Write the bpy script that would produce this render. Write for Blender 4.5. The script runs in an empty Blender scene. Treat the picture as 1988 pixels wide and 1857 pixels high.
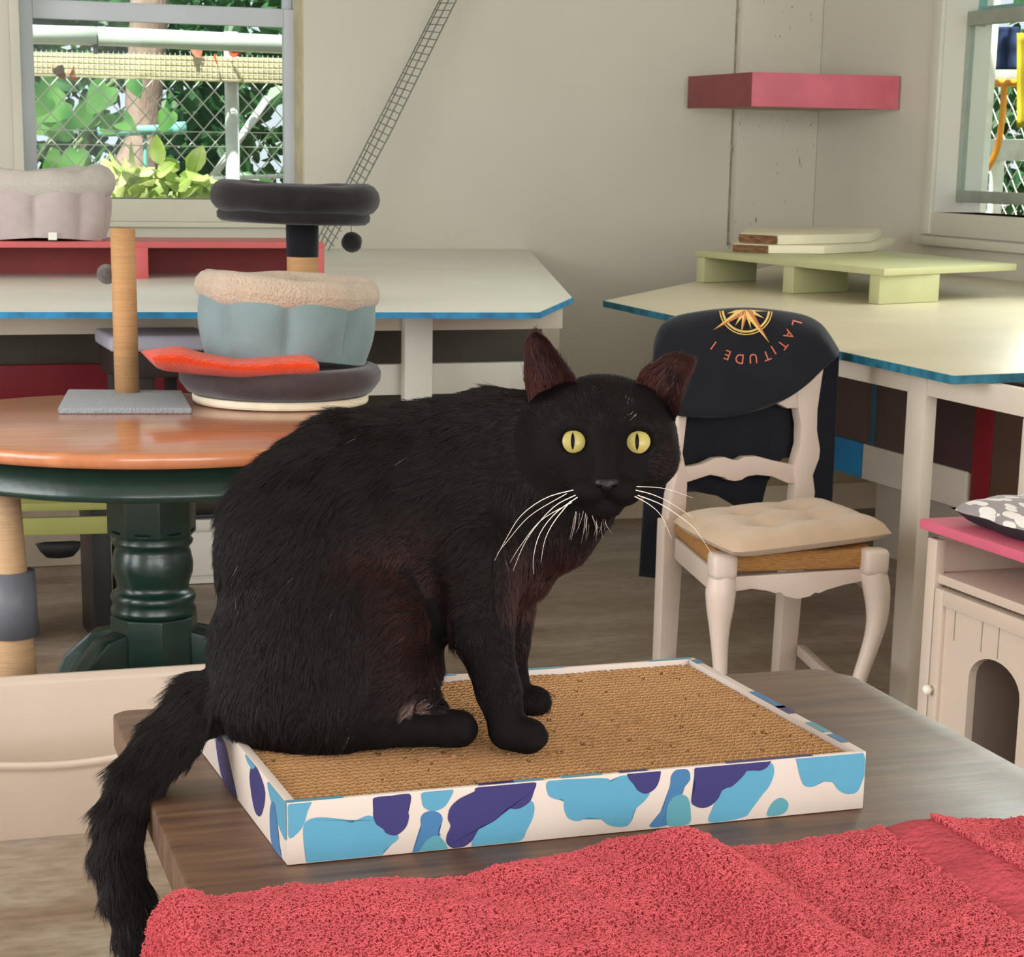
import bpy, bmesh, math, random
import numpy as np
from mathutils import Vector, Matrix, noise

random.seed(7); RNG = np.random.default_rng(7)
scene = bpy.context.scene
COL = scene.collection

# ------------------------------------------------------------------ camera
F, X0, Y0 = 4053.0, 994.0, 1265.5                 # focal length and principal point for a 1988 x 1857 frame
PITCH, ROLL, YAW, HC = math.radians(13.457), math.radians(1.034), math.radians(19.513), 1.30
_fw = np.array([0, math.cos(PITCH), -math.sin(PITCH)]); _ri = np.array([1., 0, 0]); _up = np.cross(_ri, _fw)
_M = np.array([[math.cos(YAW), math.sin(YAW), 0], [-math.sin(YAW), math.cos(YAW), 0], [0, 0, 1.]])
RV = _M @ (_ri*math.cos(ROLL) + _up*math.sin(ROLL))
UV = _M @ (-_ri*math.sin(ROLL) + _up*math.cos(ROLL))
FV = _M @ _fw
CAM = np.array([0, 0, HC])
cam_d = bpy.data.cameras.new('camera'); cam = bpy.data.objects.new('camera', cam_d); COL.objects.link(cam)
cam.matrix_world = Matrix(((RV[0], UV[0], -FV[0], 0), (RV[1], UV[1], -FV[1], 0), (RV[2], UV[2], -FV[2], HC), (0, 0, 0, 1)))
cam_d.sensor_fit = 'HORIZONTAL'; cam_d.sensor_width = 36.0; cam_d.lens = 36.0*F/1988
cam_d.shift_y = (Y0-928.5)/1988; cam_d.clip_start = 0.05; cam_d.clip_end = 200
cam_d.dof.use_dof = True; cam_d.dof.focus_distance = 1.75; cam_d.dof.aperture_fstop = 64
scene.camera = cam

# ------------------------------------------------------------------ world, sun, big lights, exposure
world = bpy.data.worlds.new('world'); scene.world = world; world.use_nodes = True
_bg = world.node_tree.nodes['Background']; _bg.inputs[0].default_value = (0.86, 0.93, 1.0, 1); _bg.inputs[1].default_value = 1.0
sun_d = bpy.data.lights.new('sun', 'SUN'); sun_d.energy = 11.0; sun_d.angle = 0.02; sun_d.color = (1, 0.95, 0.85)
sun = bpy.data.objects.new('sun', sun_d); COL.objects.link(sun)
sun.rotation_euler = Vector((0.32, 0.42, -0.85)).to_track_quat('-Z', 'Y').to_euler()   # light travels down over the roof into the garden
def area(name, loc, tgt, sx, sy, power, color):
    d = bpy.data.lights.new(name, 'AREA'); d.shape = 'RECTANGLE'; d.size = sx; d.size_y = sy; d.energy = power; d.color = color
    o = bpy.data.objects.new(name, d); COL.objects.link(o); o.location = loc
    o.rotation_euler = (Vector(tgt)-Vector(loc)).to_track_quat('-Z', 'Y').to_euler(); return o
area('rear_fill_light', (0.6, -3.2, 2.1), (0.8, 4, 0.9), 6.0, 2.4, 300, (1, 0.985, 0.965))  # unseen area lamp added behind the camera for flat frontal light
area('left_fill_light', (-3.3, 3.4, 1.7), (1.5, 4.6, 0.8), 3.6, 2.2, 185, (0.98, 0.99, 1.0))  # unseen area lamp added at the left to brighten the room
area('right_fill_light', (4.50, 5.1, 1.78), (0.8, 3.2, 0.6), 2.4, 1.25, 52, (0.93, 1, 0.94))  # area lamp added inside the right wall for sheen on the table
scene.view_settings.view_transform = 'Standard'; scene.view_settings.look = 'None'
scene.view_settings.exposure = 0.0; scene.view_settings.gamma = 1.0; scene.view_settings.use_curve_mapping = False

# ------------------------------------------------------------------ points in space from a sighting
def ray(x, y): return FV + RV*((x-X0)/F) - UV*((y-Y0)/F)
def onz(x, y, z): d = ray(x, y); return CAM + d*((z-HC)/d[2])
def ony(x, y, Y): d = ray(x, y); return CAM + d*(Y/d[1])
def onx(x, y, X): d = ray(x, y); return CAM + d*(X/d[0])
def dep(x, y, t): return CAM + ray(x, y)*t
def onp(x, y, p, n):
    d = ray(x, y); p = np.asarray(p, float); n = np.asarray(n, float)
    return CAM + d*(((p-CAM) @ n)/(d @ n))
def proj(p):
    d = np.asarray(p, float)-CAM; z = d @ FV
    return X0+F*(d @ RV)/z, Y0-F*(d @ UV)/z, z

# ------------------------------------------------------------------ materials
def lin(c):
    return tuple(((v/255)/12.92 if v/255 <= 0.04045 else (((v/255)+0.055)/1.055)**2.4) for v in c)
MATS = {}
def mat(name, rgb, rough=0.6, var=0.12, scale=12.0, bump=0.0, bscale=60.0, spec=0.4, metal=0.0, sheen=0.0, rgb2=None, coat=0.0, stretch=None, detail=4.0, trans=0.0):
    if name in MATS: return MATS[name]
    m = bpy.data.materials.new(name); m.use_nodes = True; nt = m.node_tree; b = nt.nodes['Principled BSDF']
    c = lin(rgb)
    b.inputs['Roughness'].default_value = rough; b.inputs['Metallic'].default_value = metal
    b.inputs['Specular IOR Level'].default_value = spec
    if sheen: b.inputs['Sheen Weight'].default_value = sheen; b.inputs['Sheen Roughness'].default_value = 0.4
    if coat: b.inputs['Coat Weight'].default_value = coat; b.inputs['Coat Roughness'].default_value = 0.12
    if trans: b.inputs['Transmission Weight'].default_value = trans
    tc = nt.nodes.new('ShaderNodeTexCoord'); src = tc.outputs['Object']
    if stretch:
        mp = nt.nodes.new('ShaderNodeMapping'); mp.inputs['Scale'].default_value = stretch; nt.links.new(src, mp.inputs[0]); src = mp.outputs[0]
    n = nt.nodes.new('ShaderNodeTexNoise'); n.inputs['Scale'].default_value = scale; n.inputs['Detail'].default_value = detail
    nt.links.new(src, n.inputs['Vector'])
    r = nt.nodes.new('ShaderNodeValToRGB'); nt.links.new(n.outputs['Fac'], r.inputs[0])
    r.color_ramp.elements[0].position = 0.3; r.color_ramp.elements[1].position = 0.7
    c2 = lin(rgb2) if rgb2 else tuple(min(1, v*(1+var)) for v in c)
    r.color_ramp.elements[0].color = (*[v*(1-var) for v in c], 1); r.color_ramp.elements[1].color = (*c2, 1)
    nt.links.new(r.outputs[0], b.inputs['Base Color'])
    if bump:
        n2 = nt.nodes.new('ShaderNodeTexNoise'); n2.inputs['Scale'].default_value = bscale; n2.inputs['Detail'].default_value = 5
        nt.links.new(src, n2.inputs['Vector'])
        bp = nt.nodes.new('ShaderNodeBump'); bp.inputs['Strength'].default_value = bump; bp.inputs['Distance'].default_value = 0.01
        nt.links.new(n2.outputs['Fac'], bp.inputs['Height']); nt.links.new(bp.outputs[0], b.inputs['Normal'])
    MATS[name] = m; return m

# ------------------------------------------------------------------ mesh helpers
class MB:
    def __init__(s): s.v = []; s.f = []; s.mi = []; s.cur = 0
    def add(s, vs, fs):
        o = len(s.v); s.v += [tuple(map(float, p)) for p in vs]; s.f += [tuple(i+o for i in f) for f in fs]; s.mi += [s.cur]*len(fs); return s
    def box(s, c, size, rz=0.0, ax=None):
        c = np.asarray(c, float); h = np.asarray(size, float)/2
        if ax is None:
            ax = np.array([[math.cos(rz), math.sin(rz), 0], [-math.sin(rz), math.cos(rz), 0], [0, 0, 1.]])
        vs = [c + ax[0]*h[0]*i + ax[1]*h[1]*j + ax[2]*h[2]*k for k in (-1, 1) for j in (-1, 1) for i in (-1, 1)]
        return s.add(vs, [(0, 2, 3, 1), (4, 5, 7, 6), (0, 1, 5, 4), (2, 6, 7, 3), (0, 4, 6, 2), (1, 3, 7, 5)])
    def span(s, a, b):
        a = np.minimum(a, b); b2 = np.maximum(a, b); return s.box((a+b2)/2, b2-a)
    def prism(s, poly, d):                       # poly: 3-D points of one face, d: extrusion vector
        n = len(poly); p = [np.asarray(q, float) for q in poly]; d = np.asarray(d, float)
        vs = p + [q+d for q in p]
        nrm = sum((np.cross(p[i]-p[0], p[(i+1) % n]-p[0]) for i in range(1, n-1)), np.zeros(3))
        fl = nrm @ d > 0
        fs = [tuple(range(n))[::-1] if fl else tuple(range(n)), tuple(range(n, 2*n)) if fl else tuple(range(n, 2*n))[::-1]]
        for i in range(n):
            j = (i+1) % n; fs.append((i, j, j+n, i+n) if fl else (j, i, i+n, j+n))
        return s.add(vs, fs)
    def tube(s, pts, rad, n=8, cap=True, flat=None):
        pts = [np.asarray(p, float) for p in pts]; k = len(pts)
        rad = [rad]*k if np.isscalar(rad) else list(rad)
        t = [pts[min(i+1, k-1)]-pts[max(i-1, 0)] for i in range(k)]; t = [a/(np.linalg.norm(a)+1e-12) for a in t]
        ref = np.array([0, 0, 1.]) if abs(t[0][2]) < 0.9 else np.array([1., 0, 0])
        u = np.cross(t[0], ref); u /= np.linalg.norm(u); vs = []
        for i in range(k):
            u = u - t[i]*(u @ t[i]); u /= np.linalg.norm(u)+1e-12; w = np.cross(t[i], u)
            for j in range(n):
                a = 2*math.pi*j/n; vs.append(pts[i] + (u*math.cos(a)+w*math.sin(a)*(flat or 1))*rad[i])
        fs = [(i*n+j, i*n+(j+1) % n, (i+1)*n+(j+1) % n, (i+1)*n+j) for i in range(k-1) for j in range(n)]
        if cap: fs += [tuple(range(n))[::-1], tuple(range((k-1)*n, k*n))]
        return s.add(vs, fs)
    def lathe(s, prof, c, n=32, mod=None, ax=None):     # prof: (r, z); mod(angle, i) scales r
        vs = []; c = np.asarray(c, float); k = len(prof)
        A = np.eye(3) if ax is None else ax
        for i, (r, z) in enumerate(prof):
            for j in range(n):
                a = 2*math.pi*j/n; q = r*(mod(a, i) if mod else 1)
                vs.append(c + A[0]*q*math.cos(a) + A[1]*q*math.sin(a) + A[2]*z)
        fs = [(i*n+j, i*n+(j+1) % n, (i+1)*n+(j+1) % n, (i+1)*n+j) for i in range(k-1) for j in range(n)]
        fs += [tuple(range(n))[::-1], tuple(range((k-1)*n, k*n))]
        return s.add(vs, fs)
    def grid(s, P):                                # P: rows of points
        r, c = len(P), len(P[0]); vs = [q for row in P for q in row]
        return s.add(vs, [(i*c+j, i*c+j+1, (i+1)*c+j+1, (i+1)*c+j) for i in range(r-1) for j in range(c-1)])
    def mesh(s, name, bevel=0.0, smooth=False, seg=2):
        me = bpy.data.meshes.new(name); me.from_pydata(s.v, [], s.f)
        me.polygons.foreach_set('material_index', s.mi)
        bm = bmesh.new(); bm.from_mesh(me); bmesh.ops.recalc_face_normals(bm, faces=bm.faces)
        if bevel:
            es = [e for e in bm.edges if len(e.link_faces) == 2 and e.calc_face_angle(0) > 0.5]
            bmesh.ops.bevel(bm, geom=es, offset=bevel, segments=seg, affect='EDGES', profile=0.6)
        if smooth or bevel:
            for f in bm.faces: f.smooth = True
            if bevel:
                for e in bm.edges:
                    if len(e.link_faces) == 2 and e.calc_face_angle(0) > 0.9: e.smooth = False
        bm.to_mesh(me); bm.free(); return me
    def build(s, name, m, parent=None, bevel=0.0, smooth=False, seg=2, **kw):
        return obj(name, s.mesh(name, bevel, smooth, seg), m, parent, **kw)

def tag(o, label=None, cat=None, group=None, kind=None):
    if label: o['label'] = label
    if cat: o['category'] = cat
    if group: o['group'] = group
    if kind: o['kind'] = kind
    return o
def obj(name, data, m, parent=None, label=None, cat=None, group=None, kind=None):
    o = bpy.data.objects.new(name, data); COL.objects.link(o)
    ms = m if isinstance(m, (list, tuple)) else [m]
    for q in ms:
        if q and q.name not in [x.name for x in data.materials if x]: data.materials.append(q)
    if parent is not None:
        o.parent = parent; o.matrix_parent_inverse = parent.matrix_world.inverted()
    return tag(o, label, cat, group, kind)
def thing(name, loc, label, cat, group=None, kind=None):
    o = bpy.data.objects.new(name, None); COL.objects.link(o); o.empty_display_size = 0.1
    o.location = tuple(map(float, loc)); o.matrix_world = Matrix.Translation(tuple(map(float, loc)))
    return tag(o, label, cat, group, kind)
def subsurf(o, lv=2):
    md = o.modifiers.new('subdivision', 'SUBSURF'); md.levels = lv; md.render_levels = lv
    for p in o.data.polygons: p.use_smooth = True
    return o
def lerp(a, b, t): return np.asarray(a, float)*(1-t)+np.asarray(b, float)*t
def curve_at(pts, t):                              # smooth (Catmull-Rom) position on a polyline, t in 0..1
    n = len(pts)-1; f = min(max(t*n, 0), n-1e-9); i = int(f); u = f-i
    p = [np.asarray(pts[min(max(k, 0), n)], float) for k in (i-1, i, i+1, i+2)]
    return 0.5*((2*p[1]) + (-p[0]+p[2])*u + (2*p[0]-5*p[1]+4*p[2]-p[3])*u*u + (-p[0]+3*p[1]-3*p[2]+p[3])*u**3)
def interp(x, xs, ys): return float(np.interp(x, xs, ys))

# ================================================================== THE SETTING
M_wall = mat('wall_paint', (208, 204, 190), 0.75, 0.035, 1.3, 0.05, 40)
M_trimw = mat('trim_paint', (206, 203, 186), 0.55, 0.04, 3)
M_white = mat('white_paint', (222, 218, 205), 0.5, 0.05, 5, 0.05, 30)
M_offw = mat('aged_white_paint', (205, 193, 176), 0.55, 0.06, 6, 0.06, 40)
M_sash = mat('grey_aluminium', (194, 200, 206), 0.45, 0.04, 4, metal=0.0)
M_ceil = mat('ceiling_paint', (214, 210, 198), 0.8, 0.03, 2)
M_brown = mat('dark_brown_board', (84, 66, 57), 0.6, 0.12, 5, 0.1, 40)
M_olive = mat('dark_olive_board', (82, 76, 64), 0.65, 0.12, 5, 0.1, 40)
M_redb = mat('deep_red_paint', (124, 18, 32), 0.5, 0.08, 8)
M_blueb = mat('blue_paint', (30, 120, 170), 0.45, 0.12, 14, 0.05, 50)
M_blued = mat('worn_blue_edge', (22, 112, 158), 0.5, 0.35, 22, rgb2=(30, 140, 190))
def floor_material():
    m = bpy.data.materials.new('worn_concrete'); m.use_nodes = True; nt = m.node_tree; b = nt.nodes['Principled BSDF']
    tc = nt.nodes.new('ShaderNodeTexCoord')
    n1 = nt.nodes.new('ShaderNodeTexNoise'); n1.inputs['Scale'].default_value = 1.6; n1.inputs['Detail'].default_value = 8; n1.inputs['Roughness'].default_value = 0.65
    n2 = nt.nodes.new('ShaderNodeTexNoise'); n2.inputs['Scale'].default_value = 22; n2.inputs['Detail'].default_value = 6
    mp = nt.nodes.new('ShaderNodeMapping'); mp.inputs['Scale'].default_value = (1, 2.2, 1)
    nt.links.new(tc.outputs['Object'], mp.inputs[0]); nt.links.new(mp.outputs[0], n1.inputs[0]); nt.links.new(mp.outputs[0], n2.inputs[0])
    r = nt.nodes.new('ShaderNodeValToRGB'); e = r.color_ramp.elements
    e[0].position = 0.32; e[0].color = (*lin((124, 102, 82)), 1); e[1].position = 0.68; e[1].color = (*lin((178, 166, 152)), 1)
    x = e.new(0.5); x.color = (*lin((152, 134, 116)), 1)
    nt.links.new(n1.outputs['Fac'], r.inputs[0])
    r2 = nt.nodes.new('ShaderNodeValToRGB'); r2.color_ramp.elements[0].position = 0.35; r2.color_ramp.elements[0].color = (0.72, 0.7, 0.68, 1); r2.color_ramp.elements[1].position = 0.6
    nt.links.new(n2.outputs['Fac'], r2.inputs[0])
    mx = nt.nodes.new('ShaderNodeMixRGB'); mx.blend_type = 'MULTIPLY'; mx.inputs[0].default_value = 0.8
    nt.links.new(r.outputs[0], mx.inputs[1]); nt.links.new(r2.outputs[0], mx.inputs[2]); nt.links.new(mx.outputs[0], b.inputs['Base Color'])
    b.inputs['Roughness'].default_value = 0.42; b.inputs['Specular IOR Level'].default_value = 0.4
    bp = nt.nodes.new('ShaderNodeBump'); bp.inputs['Strength'].default_value = 0.12; bp.inputs['Distance'].default_value = 0.01
    nt.links.new(n2.outputs['Fac'], bp.inputs['Height']); nt.links.new(bp.outputs[0], b.inputs['Normal']); return m
M_floor = floor_material()

YB, XR, ZC = 8.95, 4.60, 3.1                       # back wall, right wall, ceiling
MB().box((0.55, 2.9, -0.05), (8.5, 12.5, 0.1)).build('floor', M_floor, kind='structure')
MB().box((0.55, 2.9, ZC+0.05), (8.5, 12.5, 0.1)).build('ceiling', M_ceil, kind='structure')

# back wall with the opening of the garden window
wl, wr = ony(44, 200, YB)[0]-0.004, ony(590, 200, YB)[0]; wb, wt = ony(300, 386, YB)[2], 2.62
b = MB(); T = 0.22
b.span((-3.7, YB, 0), (wl, YB+T, ZC)); b.span((wr, YB, 0), (XR+T, YB+T, ZC)); b.span((wl, YB, 0), (wr, YB+T, wb)); b.span((wl, YB, wt), (wr, YB+T, ZC))
wall_back = b.build('wall_back', M_wall, kind='structure')
# right wall with the seen window and an unseen opening added for the light
ra, rb = 5.4, onx(1826, 200, XR)[1]; rz0, rz1 = onx(1900, 417, XR)[2], 2.55
b = MB(); b.span((XR, rb, 0), (XR+T, YB, ZC)); b.span((XR, ra, 0), (XR+T, rb, rz0)); b.span((XR, ra, rz1), (XR+T, rb, ZC))
b.span((XR, 4.5, 0), (XR+T, ra, ZC)); b.span((XR, 1.5, 0), (XR+T, 4.5, 1.05)); b.span((XR, 1.5, 2.45), (XR+T, 4.5, ZC)); b.span((XR, -3.4, 0), (XR+T, 1.5, ZC))
wall_right = b.build('wall_right', M_wall, kind='structure')
# left wall with an unseen opening added for side light (out of frame)
b = MB(); b.span((-3.7, 5.4, 0), (-3.5, YB, ZC)); b.span((-3.7, -3.4, 0), (-3.5, 1.4, ZC)); b.span((-3.7, 1.4, 2.9), (-3.5, 5.4, ZC))
b.build('wall_left', M_wall, kind='structure')
# the boxed-in column of the corner
M_col = None
def stained_wall():
    m = mat('mould_stained_wall', (206, 200, 186), 0.75, 0.04, 2.0, 0.05, 40); nt = m.node_tree; bs = nt.nodes['Principled BSDF']
    lk = bs.inputs['Base Color'].links[0].from_socket
    tc = nt.nodes.new('ShaderNodeTexCoord'); v = nt.nodes.new('ShaderNodeTexNoise'); v.inputs['Scale'].default_value = 34; v.inputs['Detail'].default_value = 6; v.inputs['Roughness'].default_value = 0.7
    mp = nt.nodes.new('ShaderNodeMapping'); mp.inputs['Scale'].default_value = (1.6, 1, 0.5); nt.links.new(tc.outputs['Object'], mp.inputs[0]); nt.links.new(mp.outputs[0], v.inputs[0])
    r = nt.nodes.new('ShaderNodeValToRGB'); r.color_ramp.elements[0].position = 0.63; r.color_ramp.elements[1].position = 0.69
    nt.links.new(v.outputs['Fac'], r.inputs[0])
    mx = nt.nodes.new('ShaderNodeMixRGB'); mx.inputs[2].default_value = (*lin((96, 82, 62)), 1); nt.links.new(r.outputs[0], mx.inputs[0]); nt.links.new(lk, mx.inputs[1])
    nt.links.new(mx.outputs[0], bs.inputs['Base Color']); return m
cx0 = ony(1433, 250, YB-0.06)[0]
b = MB(); b.span((cx0, YB-0.06, 0), (XR, YB, ZC))
b.build('trim_1', stained_wall(), bevel=0.01, kind='structure', label='boxed corner column with mould stains')
MB().span((cx0-0.006, YB-0.004, 0.9), (cx0+0.002, YB-0.0005, ZC)).build('dirt_seam', mat('dirt_brown', (150, 136, 112), 0.9, 0.3, 30), bpy.data.objects['trim_1'])
# low curb at the foot of the back wall between the platforms
MB().span((2.50, 7.0, 0), (XR, YB, 0.10)).build('trim_2', mat('curb_paint', (196, 176, 146), 0.7, 0.12, 7), kind='structure', label='low painted curb at the foot of the wall')

def glass():
    m = bpy.data.materials.new('window_glass'); m.use_nodes = True; nt = m.node_tree; nt.nodes.clear()
    o = nt.nodes.new('ShaderNodeOutputMaterial'); t = nt.nodes.new('ShaderNodeBsdfTransparent'); t.inputs[0].default_value = (0.93, 0.97, 0.96, 1)
    g = nt.nodes.new('ShaderNodeBsdfGlossy'); g.inputs['Roughness'].default_value = 0.02; mx = nt.nodes.new('ShaderNodeMixShader'); mx.inputs[0].default_value = 0.006
    nt.links.new(t.outputs[0], mx.inputs[1]); nt.links.new(g.outputs[0], mx.inputs[2]); nt.links.new(mx.outputs[0], o.inputs[0]); return m
M_glass = glass()

# ---- window_1: double-hung garden window of the back wall
w1 = thing('window_1', (0.5*(wl+wr), YB, wb), None, None, kind='structure')
ys = YB+0.15
sl, sr = ony(46, 200, ys)[0]-0.012, ony(572, 200, ys)[0]+0.002
zt = ony(300, 8, ys)[2]; zg = ony(300, 44, ys)[2]; zb = ony(300, 386, ys)[2]-0.03
b = MB()
gl, gr = ony(69, 200, ys)[0], ony(552, 200, ys)[0]
b.span((sl, ys, zb), (gl, ys+0.04, zt)); b.span((gr, ys, zb), (sr, ys+0.04, zt)); b.span((gl, ys, zg), (gr, ys+0.04, zt)); b.span((gl, ys, zb), (gr, ys+0.04, zb+0.03))
b.build('lower_sash', M_sash, w1, bevel=0.004)
b = MB(); b.span((sl, ys+0.05, zt-0.03), (gl-0.01, ys+0.09, wt)); b.span((gr+0.01, ys+0.05, zt-0.03), (sr, ys+0.09, wt)); b.span((gl, ys+0.05, zt-0.045), (gr, ys+0.09, zt+0.005)); b.span((gl, ys+0.05, wt-0.04), (gr, ys+0.09, wt))
b.build('upper_sash', M_sash, w1, bevel=0.004)
MB().span((gl, ys+0.018, zb+0.02), (gr, ys+0.022, zg)).build('pane', M_glass, w1)
MB().span((gl-0.01, ys+0.068, zt), (gr+0.01, ys+0.072, wt-0.03)).build('pane', M_glass, w1)
b = MB(); b.span((wl-0.04, YB-0.018, wb-0.02), (wl, YB, wt)); b.build('casing', M_trimw, w1, bevel=0.004)
zs = ony(300, 430, YB-0.02)[2]; zs2 = ony(300, 441, YB-0.03)[2]
b = MB(); b.span((wl-0.05, YB-0.02, zs), (wr+0.02, YB, wb)); b.span((wl, YB, wb-0.02), (wr, ys, wb)); b.build('sill_board', M_trimw, w1, bevel=0.004)
b = MB(); b.span((wl-0.06, YB-0.035, zs2), (wr+0.03, YB, zs)); b.build('sill_ledge', M_trimw, w1, bevel=0.005)
b = MB(); b.span((wr-0.006, YB+0.004, wb), (wr, ys, wt)); b.build('jamb', mat('jamb_tan', (198, 184, 150), 0.6), w1)

# ---- window_2: window of the right wall, sash pushed up a little
w2 = thing('window_2', (XR, rb, rz0), None, None, kind='structure')
xs_ = XR+0.10
sy = onx(1848, 200, xs_)[1]; gy = onx(1868, 200, xs_)[1]
s0, s1 = onx(1900, 394, xs_)[2], onx(1900, 371, xs_)[2]; m0, m1 = onx(1900, 48, xs_)[2], onx(1900, 20, xs_)[2]
b = MB(); b.span((xs_, gy, s0), (xs_+0.04, sy, m1)); b.span((xs_, ra, s0), (xs_+0.04, gy, s1)); b.span((xs_, ra, m0), (xs_+0.04, gy, m1)); b.span((xs_, ra, s0), (xs_+0.04, ra+0.05, m1))
b.build('lower_sash', mat('sash_green_grey', (150, 156, 142), 0.5), w2, bevel=0.004)
b = MB(); b.span((xs_+0.05, gy, m0), (xs_+0.09, sy, rz1)); b.span((xs_+0.05, ra, m1-0.03), (xs_+0.09, gy, m1+0.02)); b.span((xs_+0.05, ra, rz1-0.05), (xs_+0.09, gy, rz1))
b.build('upper_sash', mat('sash_teal', (120, 160, 158), 0.5), w2, bevel=0.004)
MB().span((xs_+0.018, ra+0.04, s1), (xs_+0.022, gy, m0)).build('pane', M_glass, w2)
MB().span((xs_+0.068, ra, m1), (xs_+0.072, gy, rz1-0.04)).build('pane', M_glass, w2)
cy = onx(1801, 200, XR-0.02)[1]
b = MB(); b.span((XR-0.02, rb, rz0-0.09), (XR, cy, rz1+0.08)); b.build('casing', M_trimw, w2, bevel=0.004)
b = MB(); b.span((XR-0.012, ra, onx(1900, 463, XR)[2]), (XR, rb, rz0)); b.span((XR, ra, rz0-0.02), (XR+T, rb, rz0)); b.build('sill_board', M_trimw, w2, bevel=0.004)
b = MB(); b.span((XR-0.05, ra-0.1, onx(1900, 483, XR)[2]), (XR, cy+0.01, onx(1900, 465, XR)[2])); b.build('sill_ledge', M_trimw, w2, bevel=0.006)
b = MB()
for k, (p, q, mm) in enumerate(((1876, 1884, 0), (1888, 1898, 0))):
    y0_, y1_ = onx(q, 200, XR+0.2)[1], onx(p, 200, XR+0.2)[1]; b.span((XR+0.17, y0_, rz0), (XR+0.2, y1_, rz1))
b.build('screen_track', mat('track_blue_white', (190, 212, 216), 0.4), w2, bevel=0.003)

# ================================================================== THE GARDEN BEHIND THE WINDOWS
M_soil = mat('garden_soil', (120, 108, 80), 0.9, 0.3, 3)
MB().box((2.5, 20.5, -0.35), (60, 22.5, 0.1)).build('ground', M_soil, kind='structure')
MB().box((19.5, 0, -0.36), (29, 18.4, 0.1)).build('ground', M_soil, kind='structure')
def leaf_material(name, c1, c2, tr=0.35):
    m = bpy.data.materials.new(name); m.use_nodes = True; nt = m.node_tree; b_ = nt.nodes['Principled BSDF']; o = nt.nodes['Material Output']
    tc = nt.nodes.new('ShaderNodeTexCoord'); n = nt.nodes.new('ShaderNodeTexNoise'); n.inputs['Scale'].default_value = 5; n.inputs['Detail'].default_value = 3; nt.links.new(tc.outputs['Object'], n.inputs[0])
    r = nt.nodes.new('ShaderNodeValToRGB'); r.color_ramp.elements[0].position = 0.35; r.color_ramp.elements[1].position = 0.65; r.color_ramp.elements[0].color = (*lin(c1), 1); r.color_ramp.elements[1].color = (*lin(c2), 1); nt.links.new(n.outputs['Fac'], r.inputs[0])
    nt.links.new(r.outputs[0], b_.inputs['Base Color']); b_.inputs['Roughness'].default_value = 0.4
    t_ = nt.nodes.new('ShaderNodeBsdfTranslucent'); nt.links.new(r.outputs[0], t_.inputs[0]); mx = nt.nodes.new('ShaderNodeMixShader'); mx.inputs[0].default_value = tr
    nt.links.new(b_.outputs[0], mx.inputs[1]); nt.links.new(t_.outputs[0], mx.inputs[2]); nt.links.new(mx.outputs[0], o.inputs[0]); return m
M_lf = [leaf_material('deep_green_leaf', (34, 74, 42), (72, 128, 70)), leaf_material('fresh_green_leaf', (62, 128, 60), (128, 184, 96)), leaf_material('yellow_green_leaf', (150, 176, 84), (218, 224, 160))]
LEAF = [(0, 0), (0.22, 0.18), (0.30, 0.42), (0.20, 0.75), (0, 1.0), (-0.20, 0.75), (-0.30, 0.42), (-0.22, 0.18)]
def leaves(bm_, centers, size, rng, up=0.4):
    for c in centers:
        d = rng.normal(0, 1, 3); d[2] -= up; d /= np.linalg.norm(d); s = np.cross(d, rng.normal(0, 1, 3)); s /= np.linalg.norm(s); n = np.cross(d, s); L = size*(0.6+0.8*rng.random())
        bm_.add([c+s*x*L+d*y*L+n*L*0.10*math.cos(x*6) for x, y in LEAF], [(0, 1, 2, 3, 4), (0, 4, 5, 6, 7)])
def shrub(name, c, r, n, size, m, label, cat_, group, trunk=True):
    rng = np.random.default_rng(int(abs(c[0]*100+c[1]*10+c[2])) % 9999)
    t = thing(name, (c[0], c[1], -0.3), label, cat_, group)
    q = rng.normal(0, 1, (n, 3)); q /= np.linalg.norm(q, axis=1)[:, None]; q *= (0.55+0.45*rng.random(n)[:, None]**0.5)
    b = MB(); leaves(b, np.asarray(c)+q*np.asarray(r), size, rng); b.build('foliage', m, t, kind='stuff')
    if trunk: MB().tube([np.array([c[0], c[1], -0.3]), np.array([c[0]+0.05, c[1], c[2]])], [0.07, 0.04], 10).build('stem', mat('bark_brown', (120, 100, 84), 0.9, 0.3, 12, 0.6, 30), t)
    return t
gw = 'trees and shrubs of the garden'
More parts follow.
